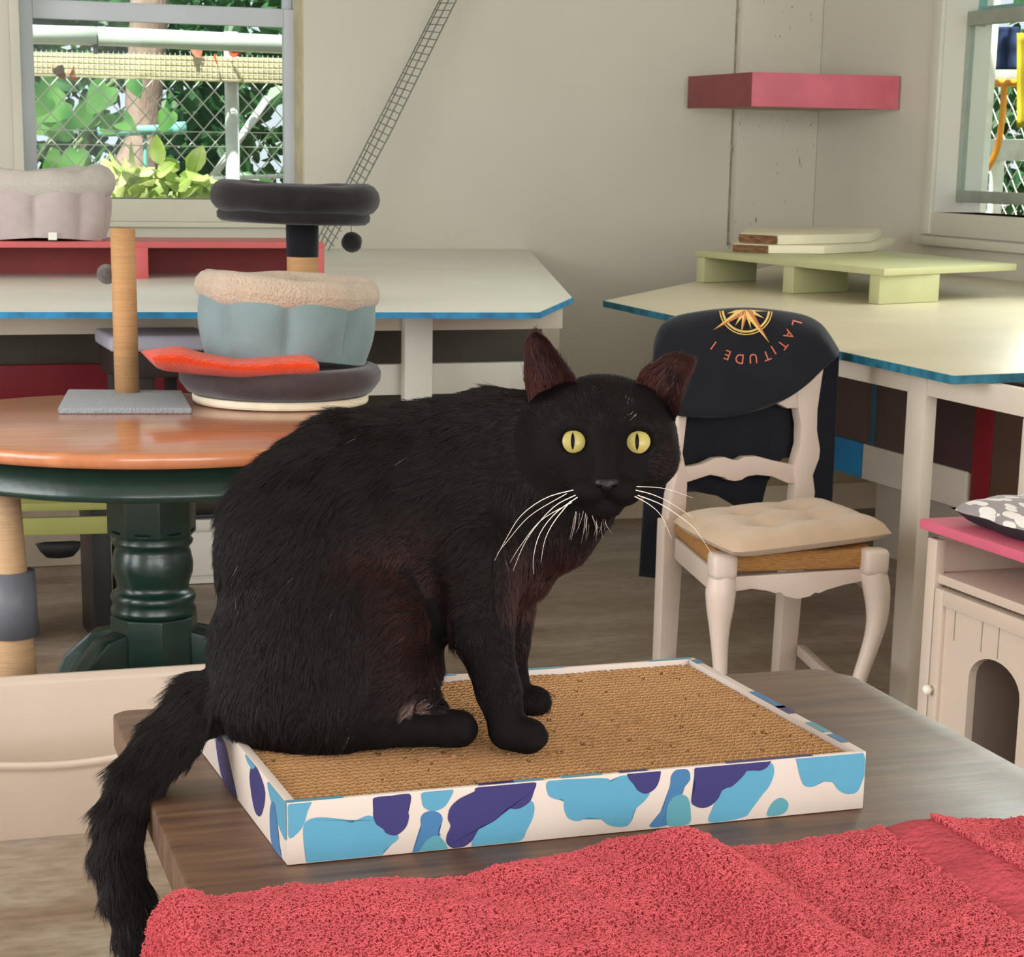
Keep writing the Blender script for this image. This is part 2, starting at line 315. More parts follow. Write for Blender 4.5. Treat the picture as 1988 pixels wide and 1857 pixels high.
for i, (x, y, z, r, n, sz, mi, lab) in enumerate((
    (0.35, 13.2, 1.3, (1.1, 0.7, 1.5), 2600, 0.16, 0, 'deep green shrub behind the chain link fence at the left of the garden window'),
    (2.1, 15.2, 1.6, (1.3, 0.8, 1.7), 2600, 0.17, 0, 'deep green shrub behind the tree trunk seen through the garden window'),
    (3.4, 13.2, 1.3, (1.2, 0.7, 1.6), 2600, 0.14, 0, 'deep green shrub behind the white fence post seen through the garden window'),
    (6.3, 15.2, 1.6, (1.4, 0.9, 1.8), 2200, 0.18, 0, 'deep green shrub far right behind the garden fence'),
    (1.0, 17.9, 3.2, (2.4, 1.0, 1.6), 2600, 0.2, 1, 'tall fresh green tree crown above the garden fence'),
    (6.4, 17.9, 3.4, (2.6, 1.0, 1.8), 2600, 0.2, 1, 'tall fresh green tree crown behind the white fence post'),
    (1.80, 10.35, 0.86, (0.36, 0.2, 0.36), 420, 0.13, 2, 'sunlit yellow green bush just below the garden window'),
    (9.6, 13.2, 1.2, (1.6, 1.8, 1.6), 2600, 0.17, 0, 'deep green shrub seen through the right hand window'),
    (11.0, 9.2, 1.4, (1.6, 1.8, 1.8), 2600, 0.18, 1, 'fresh green shrub seen through the right hand window'),
    (8.2, 9.8, 0.3, (0.8, 1.4, 0.7), 1200, 0.13, 1, 'low fresh green shrub below the right hand window'))):
    shrub('garden_shrub', (x, y, z), r, n, sz, M_lf[mi], lab, 'shrub', gw)
# tree trunk
tr = thing('tree_trunk', (2.02, 12.6, -0.3), 'rough grey brown tree trunk behind the fence seen through the garden window', 'tree')
def gpt(px, py, Y): return ony(px, py, Y)
pth = [gpt(262, 420, 12.6), gpt(262, 330, 12.6), gpt(280, 270, 12.6), gpt(278, 200, 12.6), gpt(285, 120, 12.6), gpt(290, 20, 12.6), gpt(292, -120, 12.6)]
MB().tube([np.array([pth[0][0], 12.6, -0.3])]+pth, [0.2, 0.16, 0.14, 0.10, 0.105, 0.11, 0.11, 0.12], 18).build('trunk', mat('grey_bark', (150, 128, 116), 0.9, 0.25, 9, 0.9, 30, stretch=(2, 2, 0.6)), tr, smooth=True)
# big heart shaped leaves of a climber
cl_ = thing('climbing_plant', gpt(150, 330, 11.3), 'climber with large heart shaped leaves at the left of the garden window', 'plant')
HEART = [(0, 0.06), (0.16, -0.06), (0.34, 0.02), (0.42, 0.22), (0.34, 0.5), (0.18, 0.8), (0, 1.05), (-0.18, 0.8), (-0.34, 0.5), (-0.42, 0.22), (-0.34, 0.02), (-0.16, -0.06)]
for k, (px, py, L, a) in enumerate(((210, 165, 66, 2.2), (180, 200, 60, 1.9), (130, 195, 70, 2.6), (100, 235, 56, 2.9), (170, 215, 50, 2.4), (225, 225, 46, 0.6), (150, 290, 62, 1.7), (110, 165, 50, 2.7), (95, 190, 44, 2.2), (195, 240, 44, 0.2), (140, 250, 50, 2.9), (255, 150, 40, 1.2), (330, 215, 44, 2.0), (120, 300, 48, 2.4))):
    Yk = 11.2+0.05*(k % 4); sc = Yk*1.03/F
    cpt = gpt(px, py, Yk); d = np.array([math.cos(a), 0.25*math.sin(k), -math.sin(a)]); d /= np.linalg.norm(d); sd = np.cross(d, np.array([0.1*math.cos(k), 1, 0.25*math.sin(k*2)])); sd /= np.linalg.norm(sd); nn = np.cross(d, sd)
    vs = [cpt+(sd*x+d*y+nn*(0.25*x*x-0.08*y))*L*sc for x, y in HEART]
    b = MB(); b.add(vs+[cpt+d*0.4*L*sc+nn*0.0], [(i, (i+1) % 12, 12) for i in range(12)]); b.build('large_leaf', M_lf[1], cl_, smooth=True)
MB().tube([np.array([gpt(90, 330, 11.32)[0], 11.32, -0.3]), gpt(90, 330, 11.32), gpt(110, 250, 11.32)], 0.014, 8).build('vine_stem', mat('vine_green', (96, 120, 70), 0.6), cl_, smooth=True)
for pa in ([(60, 330), (110, 250), (170, 200), (230, 150)], [(120, 340), (150, 280), (200, 230)]):
    MB().tube([gpt(x, y, 11.32) for x, y in pa], 0.012, 8).build('vine_stem', mat('vine_green', (96, 120, 70), 0.6), cl_, smooth=True)
# chain link fences
M_link = mat('galvanised_link', (206, 208, 196), 0.5, 0.05, 30, metal=0.1)
def chain_link(name, origin, du, dv, nu, nv, pitch, rad, label, group=None):
    t = thing(name, origin, label, 'fence', group); b = MB(); o = np.asarray(origin, float)
    W_, H_ = nu*pitch, nv*pitch*0.52
    for k in range(-int(H_/pitch)-1, nu+int(H_/pitch)+2):
        for sgn in (1, -1):                          # wires run diagonally both ways and cross into diamonds
            pts = []; nseg = nv
            for r in range(nseg+1):
                vv = H_*r/nseg; uu = k*pitch+sgn*vv*0.92
                if 0 <= uu <= W_: pts.append(o+du*uu+dv*vv+np.cross(du, dv)*(0.003 if (r+k) % 2 else -0.003)*sgn)
            if len(pts) > 1: b.tube(pts, rad, 4, cap=False)
    b.build('wire_mesh', M_link, t, kind='stuff'); return t
Yf = 10.9
x0f = gpt(20, 200, Yf)[0]; ztop_f = gpt(300, 152, Yf)[2]
fc = chain_link('chain_link_fence', (x0f-0.1, Yf, ztop_f-27*0.118*0.52), np.array([1, 0, 0.]), np.array([0, 0, 1.]), 13, 27, 0.118, 0.0032, 'chain link fence outside the garden window')
for py in (255, 283): MB().tube([gpt(30, py-4, Yf), gpt(600, py+4, Yf)], 0.003, 6).build('tension_wire', M_link, fc)
M_post = mat('white_painted_pipe', (226, 230, 226), 0.4)
MB().tube([np.array([gpt(452, 200, Yf-0.05)[0], Yf-0.05, -0.3]), np.array([gpt(448, 60, Yf-0.05)[0], Yf-0.05, gpt(448, 62, Yf-0.05)[2]])], 0.036, 18).build('fence_post', M_post, fc, smooth=True)
MB().tube([gpt(240, 352, Yf+0.1), gpt(600, 340, Yf+0.1)], 0.012, 10).build('lower_pipe', M_post, fc, smooth=True)
MB().tube([gpt(395, 370, Yf+0.2), gpt(520, 190, Yf+0.2)], 0.02, 10).build('brace_pipe', M_post, fc, smooth=True)
# gutter pipe and mesh topped beam above the fence
gp = thing('gutter_pipe', gpt(300, 80, 10.6), 'white blue horizontal gutter pipe with bracket outside the garden window', 'pipe')
MB().tube([gpt(-100, 62, 10.6), gpt(186, 70, 10.6)], 0.045, 18).build('pipe', mat('pale_pipe', (196, 206, 196), 0.25, 0.08, 5), gp, smooth=True)
MB().tube([gpt(189, 70, 10.6), gpt(680, 92, 10.6)], 0.045, 18).build('pipe', MATS['pale_pipe'], gp, smooth=True)
MB().tube([gpt(184, 68, 10.59), gpt(186, 104, 10.59)], 0.012, 8).build('bracket', mat('dark_bracket', (60, 62, 60), 0.5), gp)
bm_ = thing('wooden_beam', gpt(300, 125, 10.75), 'weathered pale wooden beam covered with wire mesh and fallen leaves outside the window', 'beam')
MB().prism([gpt(-100, 98, 10.75), gpt(680, 118, 10.75), gpt(680, 166, 10.75), gpt(-100, 142, 10.75)], (0, 0.08, 0)).build('beam', mat('weathered_wood', (206, 194, 156), 0.8, 0.2, 6, 0.4, 30, stretch=(1, 1, 6)), bm_, bevel=0.004)
b = MB()
for i in range(64):
    x = -20+i*10; b.tube([gpt(x, 94+x*0.026, 10.74), gpt(x, 140+x*0.030, 10.74)], 0.0016, 4, cap=False)
for j in range(5): b.tube([gpt(-40, 98+j*11, 10.74), gpt(640, 116+j*11, 10.74)], 0.0016, 4, cap=False)
b.build('mesh_cover', M_link, bm_, kind='stuff')
for k, (px, py, c) in enumerate(((104, 128, (150, 90, 52)), (136, 132, (206, 104, 52)), (415, 104, (214, 96, 48)), (440, 100, (190, 84, 44)), (392, 112, (222, 140, 120)), (120, 128, (120, 96, 70)))):
    cpt = gpt(px, py, 10.72); rng = np.random.default_rng(k); b = MB(); leaves(b, [cpt], 0.09, rng, 0.8); b.build('dry_leaf', mat('dry_leaf_%d' % (c[0]), c, 0.7), bm_)
te_ = thing('drain_pipe', gpt(270, 255, 12.0), 'pale teal plastic pipe behind the fence in front of the tree trunk', 'pipe')
MB().tube([gpt(190, 256, 12.0), gpt(300, 252, 12.0), gpt(338, 250, 12.0)], 0.028, 14).build('pipe', mat('teal_plastic', (120, 190, 176), 0.4), te_, smooth=True)
MB().tube([gpt(334, 250, 12.0), gpt(360, 248, 12.0)], 0.036, 14).build('pipe_socket', MATS['teal_plastic'], te_, smooth=True)
MB().tube([np.array([gpt(281, 256, 12.0)[0], 12.03, -0.3]), gpt(281, 256, 12.03)], 0.012, 8).build('prop', MATS['teal_plastic'], te_)

# outside the right hand window: white posts, rail, orange hose, cloths, wire fence
def rpt(px, py, X): return onx(px, py, X)
M_sunw = mat('sunlit_white_post', (232, 236, 222), 0.5)
ve = thing('veranda_frame', rpt(1910, 400, 5.6), 'white posts and rail of the veranda outside the right hand window', 'veranda frame')
def vpost(p0, p1, X, z0, z1, name):
    yv = rpt(p0, 300, X)[1]; X2 = ony(p1, 300, yv)[0]
    MB().span((X, yv, z0), (X2, yv+0.012, z1)).build(name, M_sunw, ve, bevel=0.003)
vpost(1899, 1922, 5.3, -0.3, 3.0, 'post'); vpost(1926, 1952, 6.0, -0.3, rpt(1930, 290, 6.0)[2], 'post'); vpost(2010, 2040, 6.0, -0.3, 3.0, 'post')
ya, yb = rpt(1880, 300, 6.0)[1], rpt(2100, 300, 6.0)[1]
MB().span((5.98, min(ya, yb), rpt(1950, 312, 6.0)[2]), (6.06, max(ya, yb), rpt(1950, 270, 6.0)[2])).build('rail', M_sunw, ve, bevel=0.004)
MB().span((5.98, min(ya, yb), rpt(1950, 154, 6.0)[2]), (6.06, max(ya, yb), rpt(1950, 134, 6.0)[2])).build('rail', M_sunw, ve, bevel=0.004)
hs = thing('orange_hose', rpt(1940, 200, 5.85), 'orange hose hanging in a curve outside the right hand window', 'hose')
MB().tube([curve_at([rpt(1950, 160, 5.85), rpt(1948, 200, 5.85), rpt(1943, 250, 5.85), rpt(1935, 290, 5.85), rpt(1918, 325, 5.85), rpt(1890, 345, 5.85)], u) for u in np.linspace(0, 1, 24)], 0.016, 12).build('hose', mat('orange_rubber', (240, 160, 50), 0.5), hs, smooth=True)
MB().tube([rpt(1905, 161, 5.86), rpt(2010, 161, 5.86)], 0.02, 12).build('hose_bar', MATS['orange_rubber'], hs, smooth=True)
def cloth(name, px, X, rgb, label):
    P = []
    x0_, x1_, y0_, y1_ = px
    for i in range(13):
        P.append([rpt(x0_+(x1_-x0_)*j/12, y0_+(y1_-y0_)*i/12, X+0.012*math.sin(j*1.1)+0.004*math.sin(i)) for j in range(13)])
    t = MB().grid(P).build(name, mat(name+'_fabric', rgb, 0.9, 0.1, 12), smooth=True, label=label, cat='cloth'); md = t.modifiers.new('thick', 'SOLIDIFY'); md.thickness = 0.004
cloth('navy_cloth', (1929, 1978, 52, 135), 5.75, (36, 52, 92), 'navy blue cloth hanging outside the right hand window')
cloth('yellow_cloth', (1974, 2040, 64, 248), 5.55, (196, 176, 44), 'yellow olive cloth hanging outside the right hand window')
chain_link('wire_fence', (7.0, 11.9, 0.0), np.array([0.0, -1.0, 0.]), np.array([0, 0, 1.]), 30, 30, 0.11, 0.004, 'wire lattice fence outside the right hand window')

# ================================================================== LARGE FURNITURE
ZP = 0.88                                          # platform height
M_top = mat('platform_white', (228, 227, 218), 0.35, 0.05, 3, 0.06, 14, rgb2=(230, 229, 218))
def platform_edge(t, poly, idx, m, thick=0.016, out=0.004, z=None):
    z = ZP if z is None else z
    for i in idx:
        a, c = np.asarray(poly[i], float), np.asarray(poly[i+1], float); d = c-a; L = np.linalg.norm(d); d /= L
        n = np.array([d[1], -d[0], 0]); mid = (a+c)/2 + n*out/2
        MB().box((mid[0], mid[1], z-thick/2-0.001), (L, out, thick), math.atan2(d[1], d[0])).build('edge_strip', m, t)

# ---- white platform along the back wall
pl = [onz(-420, 604, ZP), onz(1046, 605.5, ZP), onz(1111, 577, ZP), onz(1022, 484, ZP)]
pl = [np.array([pl[0][0], pl[0][1], ZP]), pl[1], pl[2], np.array([pl[3][0]+0.02, YB-0.002, ZP]), np.array([pl[0][0], YB-0.002, ZP])]
t = thing('cat_platform', (1.2, 7, 0), 'long white platform with worn blue edge along the wall with the garden window', 'platform')
MB().prism(pl, (0, 0, -0.018)).build('platform_top', M_top, t, bevel=0.002)
platform_edge(t, pl, (0, 1), M_blued)
MB().span((-1.5, 5.94, 0.785), (ony(1093, 600, 5.94)[0], 5.98, ZP-0.0185)).build('fascia', M_offw, t, bevel=0.003)
for p0, p1 in ((785, 839), (-300, -246)):
    x0, x1 = ony(p0, 700, 5.9)[0], ony(p1, 700, 5.9)[0]
    MB().span((x0, 5.895, 0), (x1, 5.935, ZP-0.0185)).build('post', M_white, t, bevel=0.003)
MB().span((ony(1050, 660, 6.9)[0], 6.9, 0), (ony(1086, 660, 6.9)[0], 6.96, ZP-0.0185)).build('post', M_offw, t, bevel=0.003)
MB().span((ony(640, 720, 6.0)[0], 5.99, ony(900, 763, 6.0)[2]), (ony(1060, 720, 6.0)[0], 6.02, ony(900, 704, 6.0)[2])).build('rail', M_white, t, bevel=0.003, label='white painted lower rail')
MB().span((-1.5, 6.30, ony(200, 800, 6.3)[2]), (ony(362, 720, 6.3)[0], 6.33, ony(200, 706, 6.3)[2])).build('rail', M_redb, t, bevel=0.003, label='deep red painted lower rail')
MB().span((-1.5, 6.62, 0.30), (ony(1052, 660, 6.62)[0], 6.64, ZP-0.026)).build('back_panel', M_olive, t)
MB().span((-1.5, 6.6, 0.002), (ony(1052, 660, 6.62)[0], 6.64, 0.31)).build('kick_board', mat('skirting_tan', (150, 136, 118), 0.6), t)

# ---- white platform along the right wall
ZQ = 0.845
pr = [onz(1173, 583, ZQ), onz(1640, 688, ZQ), onz(1851, 728, ZQ), onz(1988, 722.5, ZQ), onz(1352, 546, ZQ)]
e0 = pr[4]-pr[0]; e0 /= np.linalg.norm(e0)
far = pr[0]+e0*((XR-pr[0][0])/e0[0])
prp = [pr[0], pr[2], np.array([XR-0.002, pr[3][1]+0.25, ZQ]), np.array([XR-0.002, far[1], ZQ])]
prp[1] = pr[2]
t = thing('cat_platform', (3.4, 5.2, 0), 'white corner platform with dark blue edge under the right hand window', 'platform')
MB().prism(prp, (0, 0, -0.021)).build('platform_top', mat('platform_cream', (212, 202, 174), 0.32, 0.05, 3, 0.10, 9), t, bevel=0.002)
platform_edge(t, prp, (0, 1), mat('worn_teal_edge', (24, 92, 112), 0.5, 0.35, 22, rgb2=(52, 126, 150)), 0.019, z=ZQ)
# frame under it: front fascia, corner post with two faces, end fascia
fx = onz(1640, 700, ZQ-0.03)[0]+0.03
XK = onz(1720, 1105, 0)[0]+0.12
yA, yB_ = onz(1320, 640, 0.83)[1]-0.1, prp[1][1]+0.05
yn_ = onx(2012, 780, fx)[1]
MB().span((fx+0.002, yn_+0.002, 0), (fx+0.05, yn_+0.05, ZQ-0.08)).build('post', M_offw, t, bevel=0.004)
MB().span((fx, yn_, ZQ-0.078), (fx+0.035, 5.6, ZQ-0.0215)).build('fascia', M_offw, t, bevel=0.003)
pn, pf = onx(1797, 760, fx-0.004)[1], onx(1761, 760, fx-0.004)[1]
MB().span((fx-0.004, pn, 0), (ony(1821, 760, pn)[0], pf, ZQ-0.0215)).build('post', M_offw, t, bevel=0.004)
# the panelled knee wall behind and under it
k = t                                              # boards that close the platform's underside
MB().span((XK, 3.0, 0), (XK+0.03, 6.2, ZQ-0.03)).build('lower_panel', mat('grey_beige_panel', (160, 146, 132), 0.6, 0.08, 4), k)
def kn(px0, px1, pya, pyb, m, name, out=0.012):      # a board on the knee wall, heights sighted at px 1700
    y1, y0 = onx(px0, 900, XK)[1], onx(px1, 900, XK)[1]
    MB().span((XK-out, y0, onx(1750, pyb, XK)[2]), (XK, y1, onx(1750, pya, XK)[2])).build(name, m, k, bevel=0.002)
zlo, zhi = 893, 700
kn(1520, 1694, 700, 880, M_brown, 'panel_board'); kn(1701, 1790, 700, 880, M_brown, 'panel_board'); kn(1791, 1893, 700, 880, mat('darker_brown_board', (66, 46, 44), 0.6, 0.1, 6), 'panel_board')
kn(1894, 1930, 700, 930, M_redb, 'panel_board', 0.014); kn(1931, 2060, 700, 930, mat('mid_brown_board', (92, 66, 52), 0.6, 0.15, 6), 'panel_board')
kn(1694, 1701, 700, 880, mat('slate_blue_strip', (50, 78, 96), 0.6), 'batten', 0.02)
kn(1500, 1683, 878, 948, M_blueb, 'rail_board', 0.022); kn(1685, 1888, 878, 948, M_offw, 'rail_board', 0.022)

# ---- brown wooden table the cat sits on
ZT = 0.79
def table_wood():
    m = bpy.data.materials.new('worn_varnished_wood'); m.use_nodes = True; nt = m.node_tree; bs = nt.nodes['Principled BSDF']
    tc = nt.nodes.new('ShaderNodeTexCoord'); mp = nt.nodes.new('ShaderNodeMapping'); mp.inputs['Scale'].default_value = (2.2, 26, 8); mp.inputs['Rotation'].default_value = (0, 0, 0.06)
    nt.links.new(tc.outputs['Object'], mp.inputs[0])
    n = nt.nodes.new('ShaderNodeTexNoise'); n.inputs['Scale'].default_value = 2.2; n.inputs['Detail'].default_value = 9; n.inputs['Roughness'].default_value = 0.6; nt.links.new(mp.outputs[0], n.inputs[0])
    r = nt.nodes.new('ShaderNodeValToRGB'); e = r.color_ramp.elements; e[0].position = 0.3; e[0].color = (*lin((70, 45, 33)), 1); e[1].position = 0.72; e[1].color = (*lin((124, 92, 68)), 1)
    nt.links.new(n.outputs['Fac'], r.inputs[0]); nt.links.new(r.outputs[0], bs.inputs['Base Color'])
    w = nt.nodes.new('ShaderNodeTexNoise'); w.inputs['Scale'].default_value = 5; w.inputs['Detail'].default_value = 6; nt.links.new(tc.outputs['Object'], w.inputs[0])
    rr = nt.nodes.new('ShaderNodeMapRange'); rr.inputs[1].default_value = 0.3; rr.inputs[2].default_value = 0.7; rr.inputs[3].default_value = 0.34; rr.inputs[4].default_value = 0.52
    nt.links.new(w.outputs['Fac'], rr.inputs[0]); nt.links.new(rr.outputs[0], bs.inputs['Roughness'])
    bp = nt.nodes.new('ShaderNodeBump'); bp.inputs['Strength'].default_value = 0.16; bp.inputs['Distance'].default_value = 0.004; nt.links.new(n.outputs['Fac'], bp.inputs['Height']); nt.links.new(bp.outputs[0], bs.inputs['Normal'])
    bs.inputs['Specular IOR Level'].default_value = 0.55; return m
M_table = table_wood()
A, Bc, Cn = onz(216, 1378, ZT), onz(1652, 1291, ZT), onz(352, 1699, ZT)
dl = (Cn-A)/np.linalg.norm(Cn-A); dr_ = onz(1988, 1490, ZT)-onz(1640, 1300, ZT); dr_ /= np.linalg.norm(dr_)
tl = 1.25
cc = onz(1585, 1296, ZT); ce = onz(1660, 1311, ZT)
poly = [A+dl*0.012, A+(cc-A)/np.linalg.norm(cc-A)*0.012, cc, ce, ce+dr_*tl, A+dl*(tl+0.1)]
tb = thing('wooden_table', (0.63, 1.3, 0), 'dark brown worn wooden table the black cat sits on', 'table')
MB().prism(poly, (0, 0, -0.034)).build('table_top', M_table, tb, bevel=0.004, seg=2)
ctr = sum(poly)/len(poly)
ins = [ctr+(q-ctr)*np.array([0.74, 0.86, 1]) for q in (poly[0], cc, poly[4], poly[5])]
b = MB()
for i in range(4):
    p, q = ins[i], ins[(i+1) % 4]; d = q-p; L = np.linalg.norm(d)
    b.box(((p+q)/2)[:2].tolist()+[ZT-0.034-0.045], (L, 0.02, 0.088), math.atan2(d[1], d[0]))
b.build('apron', M_table, tb, bevel=0.002)
for q in ins:
    MB().box((q[0], q[1], (ZT-0.036)/2), (0.055, 0.055, ZT-0.036)).build('leg', M_table, tb, bevel=0.004)

# ---- round table with green pedestal
ZR = 0.72
RC = onz(290, 815, ZR); RR = 0.53
M_orange = mat('orange_varnished_wood', (190, 116, 76), 0.22, 0.10, 3, 0.03, 20, 0.5, rgb2=(200, 130, 90), stretch=(2, 14, 2), coat=0.3)
M_green = mat('dark_green_gloss_paint', (16, 44, 36), 0.28, 0.12, 30, 0.05, 60, 0.6)
t = thing('round_table', (RC[0], RC[1], 0), 'round table with orange wooden top and dark green turned pedestal', 'table')
pr_ = [(0.0, ZR-0.032), (RR-0.02, ZR-0.032), (RR-0.006, ZR-0.030), (RR, ZR-0.022), (RR, ZR-0.008), (RR-0.004, ZR-0.002), (RR-0.012, ZR), (0.0, ZR)]
MB().lathe([(max(r, 0.0005), z) for r, z in pr_], (RC[0], RC[1], 0), 96).build('table_top', M_orange, t, smooth=True)
RA = RR-0.045
MB().lathe([(0.001, ZR-0.105), (RA-0.012, ZR-0.105), (RA+0.004, ZR-0.100), (RA+0.006, ZR-0.088), (RA, ZR-0.082), (RA, ZR-0.034), (0.001, ZR-0.034)], (RC[0], RC[1], 0), 96).build('apron', M_green, t, smooth=True)
def py2z(py): return ony(265, py, RC[1])[2]
zt_, z1, z2 = py2z(955), py2z(1035), py2z(1190)
b = MB(); b.lathe([(0.098, z1+0.0), (0.098, zt_+0.05)], (RC[0], RC[1], 0), 8); b.build('pedestal_top', M_green, t, bevel=0.003)
prof = [(0.094, z2), (0.094, z2+0.012), (0.088, z2+0.022), (0.092, z2+0.03), (0.094, z2+0.04), (0.088, z2+0.05), (0.078, z2+0.056), (0.080, z2+0.07), (0.088, z2+0.095), (0.089, z2+0.115), (0.084, z2+0.14), (0.080, z2+0.15), (0.087, z2+0.157), (0.090, z2+0.165), (0.084, z2+0.172), (0.090, z2+0.180), (0.093, z2+0.19), (0.090, z1+0.002)]
MB().lathe(prof, (RC[0], RC[1], 0), 48).build('turned_column', M_green, t, smooth=True)
MB().lathe([(0.097, 0.05), (0.097, z2-0.004), (0.09, z2)], (RC[0], RC[1], 0), 8).build('pedestal_base', M_green, t, bevel=0.003)
for a in (205, 250+85, 25, 155):
    a = math.radians(a); d = np.array([math.cos(a), math.sin(a), 0]); s = np.array([-math.sin(a), math.cos(a), 0])
    prof2 = [(0.07, z2-0.03), (0.14, z2-0.045), (0.2, z2-0.10), (0.26, 0.06), (0.30, 0.03), (0.30, 0.0), (0.24, 0.0), (0.17, 0.05), (0.07, 0.06)]
    MB().prism([np.array([RC[0], RC[1], 0])+d*r+np.array([0, 0, max(z, 0.001)])-s*0.03 for r, z in prof2], s*0.06).build('foot', M_green, t, bevel=0.008)

# ================================================================== THINGS ON AND AROUND THE PLATFORMS
# ---- red riser standing on the back platform
M_coral = mat('coral_red_paint', (194, 92, 92), 0.5, 0.06, 9)
yr0, yr1 = onz(275, 541, ZP)[1], onz(275, 541, ZP)[1]+0.34
zr = ony(275, 469, yr0)[2]
xa, xb = -1.2, ony(630, 500, yr0)[0]
t = thing('low_riser', (0.9, yr0+0.17, ZP), 'long low coral red riser standing on the back platform below the garden window', 'riser')
MB().span((xa, yr0, zr-0.02), (xb, yr1, zr)).build('riser_top', M_coral, t, bevel=0.002)
MB().span((xa, yr1-0.02, ZP), (xb-0.02, yr1-0.004, zr-0.02)).build('shade_board', mat('coral_in_shade', (140, 60, 58), 0.6), t)  # board added under the riser, its shade put into the darker coral
for p0, p1 in ((264, 288), (617, 630), (-230, -206)):
    x0, x1 = ony(p0, 510, yr0)[0], ony(p1, 510, yr0)[0]
    MB().span((x0, yr0+0.001, ZP), (x1, yr1-0.01, zr-0.0195)).build('leg', M_coral, t, bevel=0.002)

def quilted(c, r0, r1, h, npan, depth, twist=0.0, n=96, rows=14, bulge=0.06, sx=1.0, sy=1.0, rz=0.0, tilt=None, phase=0.0):
    """side wall of a padded pet bed: panels puffed between stitched seams; returns rows of points (outside)"""
    P = []
    for i in range(rows+1):
        v = i/rows; z = h*v; row = []
        for j in range(n+1):
            a = 2*math.pi*j/n; ph = ((a*npan/(2*math.pi)+phase) % 1.0)
            puff = (abs(math.sin(math.pi*ph))**0.45)
            rr = (r0+(r1-r0)*v) * (1+bulge*math.sin(math.pi*min(max(v, 0.02), 0.98)))
            rr *= 1-depth*(1-puff)*(0.35+0.65*math.sin(math.pi*min(max(v, 0.05), 0.95)))
            q = np.array([rr*math.cos(a)*sx, rr*math.sin(a)*sy, z + 0.006*math.sin(3*a+twist)])
            row.append(q)
        P.append(row)
    R = np.array([[math.cos(rz), -math.sin(rz), 0], [math.sin(rz), math.cos(rz), 0], [0, 0, 1]])
    if tilt is not None: R = tilt @ R
    return [[np.asarray(c)+R @ q for q in row] for row in P], R
def rollrim(c, R, rad, z, rt, sx=1, sy=1, wob=0.05, n=72, m=14, seed=0, flat=1.0):
    """soft rolled rim of a pet bed"""
    P = []
    for i in range(m+1):
        b_ = 2*math.pi*i/m; row = []
        for j in range(n+1):
            a = 2*math.pi*j/n
            k = 1+wob*math.sin(2*a+seed)+wob*0.7*math.sin(5*a+2*seed)+wob*0.4*math.sin(9*a+seed)
            q = np.array([(rad+rt*k*math.cos(b_))*math.cos(a)*sx, (rad+rt*k*math.cos(b_))*math.sin(a)*sy, z+rt*k*flat*math.sin(b_)+0.25*rt*wob*10*math.sin(2*a+seed)*0.3])
            row.append(np.asarray(c)+R @ q)
        P.append(row)
    return P
def weave_mat(name, rgb, sc=260, rough=0.9, sheen=0.3, var=0.05):
    m = mat(name, rgb, rough, var, 30, 0.35, sc, 0.15, sheen=sheen); return m
M_fleecew = mat('white_fleece', (200, 192, 184), 0.95, 0.04, 20, 0.7, 260, 0.1, sheen=0.5)
M_padw = weave_mat('white_ribbed_cotton', (184, 170, 168), 420)
# ---- white padded bed on the red riser
c = dep(78, 468, proj(np.array([0.65, yr0+0.16, zr]))[2]); c = np.array([c[0], yr0+0.17, zr+0.006])
sc = proj(c)[2]/F
t = thing('pet_bed', c, 'white padded pet bed with fleece rim lying on the coral red riser', 'pet bed')
hb = 108*sc
P, R_ = quilted(c, 132*sc, 140*sc, hb, 9, 0.20, n=144, bulge=0.07, sy=0.85, phase=0.45)
b = MB(); b.grid(P); b.add(P[0][:-1], [tuple(range(len(P[0])-1))]); b.build('padded_side', M_padw, t, smooth=True)
b = MB(); b.grid(rollrim(c, R_, 118*sc, hb-4*sc, 30*sc, 1.0, 0.85, 0.12, seed=1.3, flat=0.95)); b.build('fleece_rim', M_fleecew, t, smooth=True)
b = MB(); b.lathe([(0.001, hb*0.42), (100*sc, hb*0.45), (112*sc, hb*0.7)], c, 40, ax=np.array([[1, 0, 0], [0, 0.85, 0], [0, 0, 1.]])); b.build('bed_floor', M_fleecew, t, smooth=True)
MB().span((c[0]+6*sc, c[1]-0.85*140*sc-0.006, c[2]), (c[0]+22*sc, c[1]-0.85*140*sc-0.002, c[2]+14*sc)).build('care_label', M_white, t)

# ---- cat tree perch standing on the back platform
M_dark = mat('charcoal_plush', (40, 36, 38), 0.95, 0.15, 30, 0.35, 420, 0.1, sheen=0.25)
M_sisal = mat('sisal_rope_tan', (196, 150, 104), 0.85, 0.10, 8, 0.5, 30, 0.2, stretch=(1, 1, 40))
yc = onz(587, 596, ZP)[1]+0.12
c = np.array([ony(587, 480, yc)[0], yc, ZP]); sc = proj(c)[2]/F
t = thing('cat_tree', c, 'charcoal plush cat tree perch on a short post in front of the garden window', 'cat tree')
MB().box(c+np.array([0, 0, 0.012]), (0.22, 0.22, 0.024)).build('base', M_dark, t, bevel=0.006)
za, zb2, zc2 = ony(587, 498, yc)[2], ony(587, 432, yc)[2], ony(587, 352, yc)[2]
MB().lathe([(30*sc, ZP+0.02), (30*sc, za)], c*np.array([1, 1, 0]), 32).build('sisal_post', M_sisal, t, smooth=False)
MB().lathe([(31*sc, za), (31.5*sc, zb2+0.004)], c*np.array([1, 1, 0]), 32).build('plush_post', mat('black_plush', (26, 25, 29), 0.9, 0.1, 40, 0.5, 160, 0.15, sheen=0.2), t)
tiltR = np.array(Matrix.Rotation(math.radians(1.2), 3, 'Y'))
pc = np.array([ony(572, 400, yc)[0], yc, zb2])
H = zc2-zb2
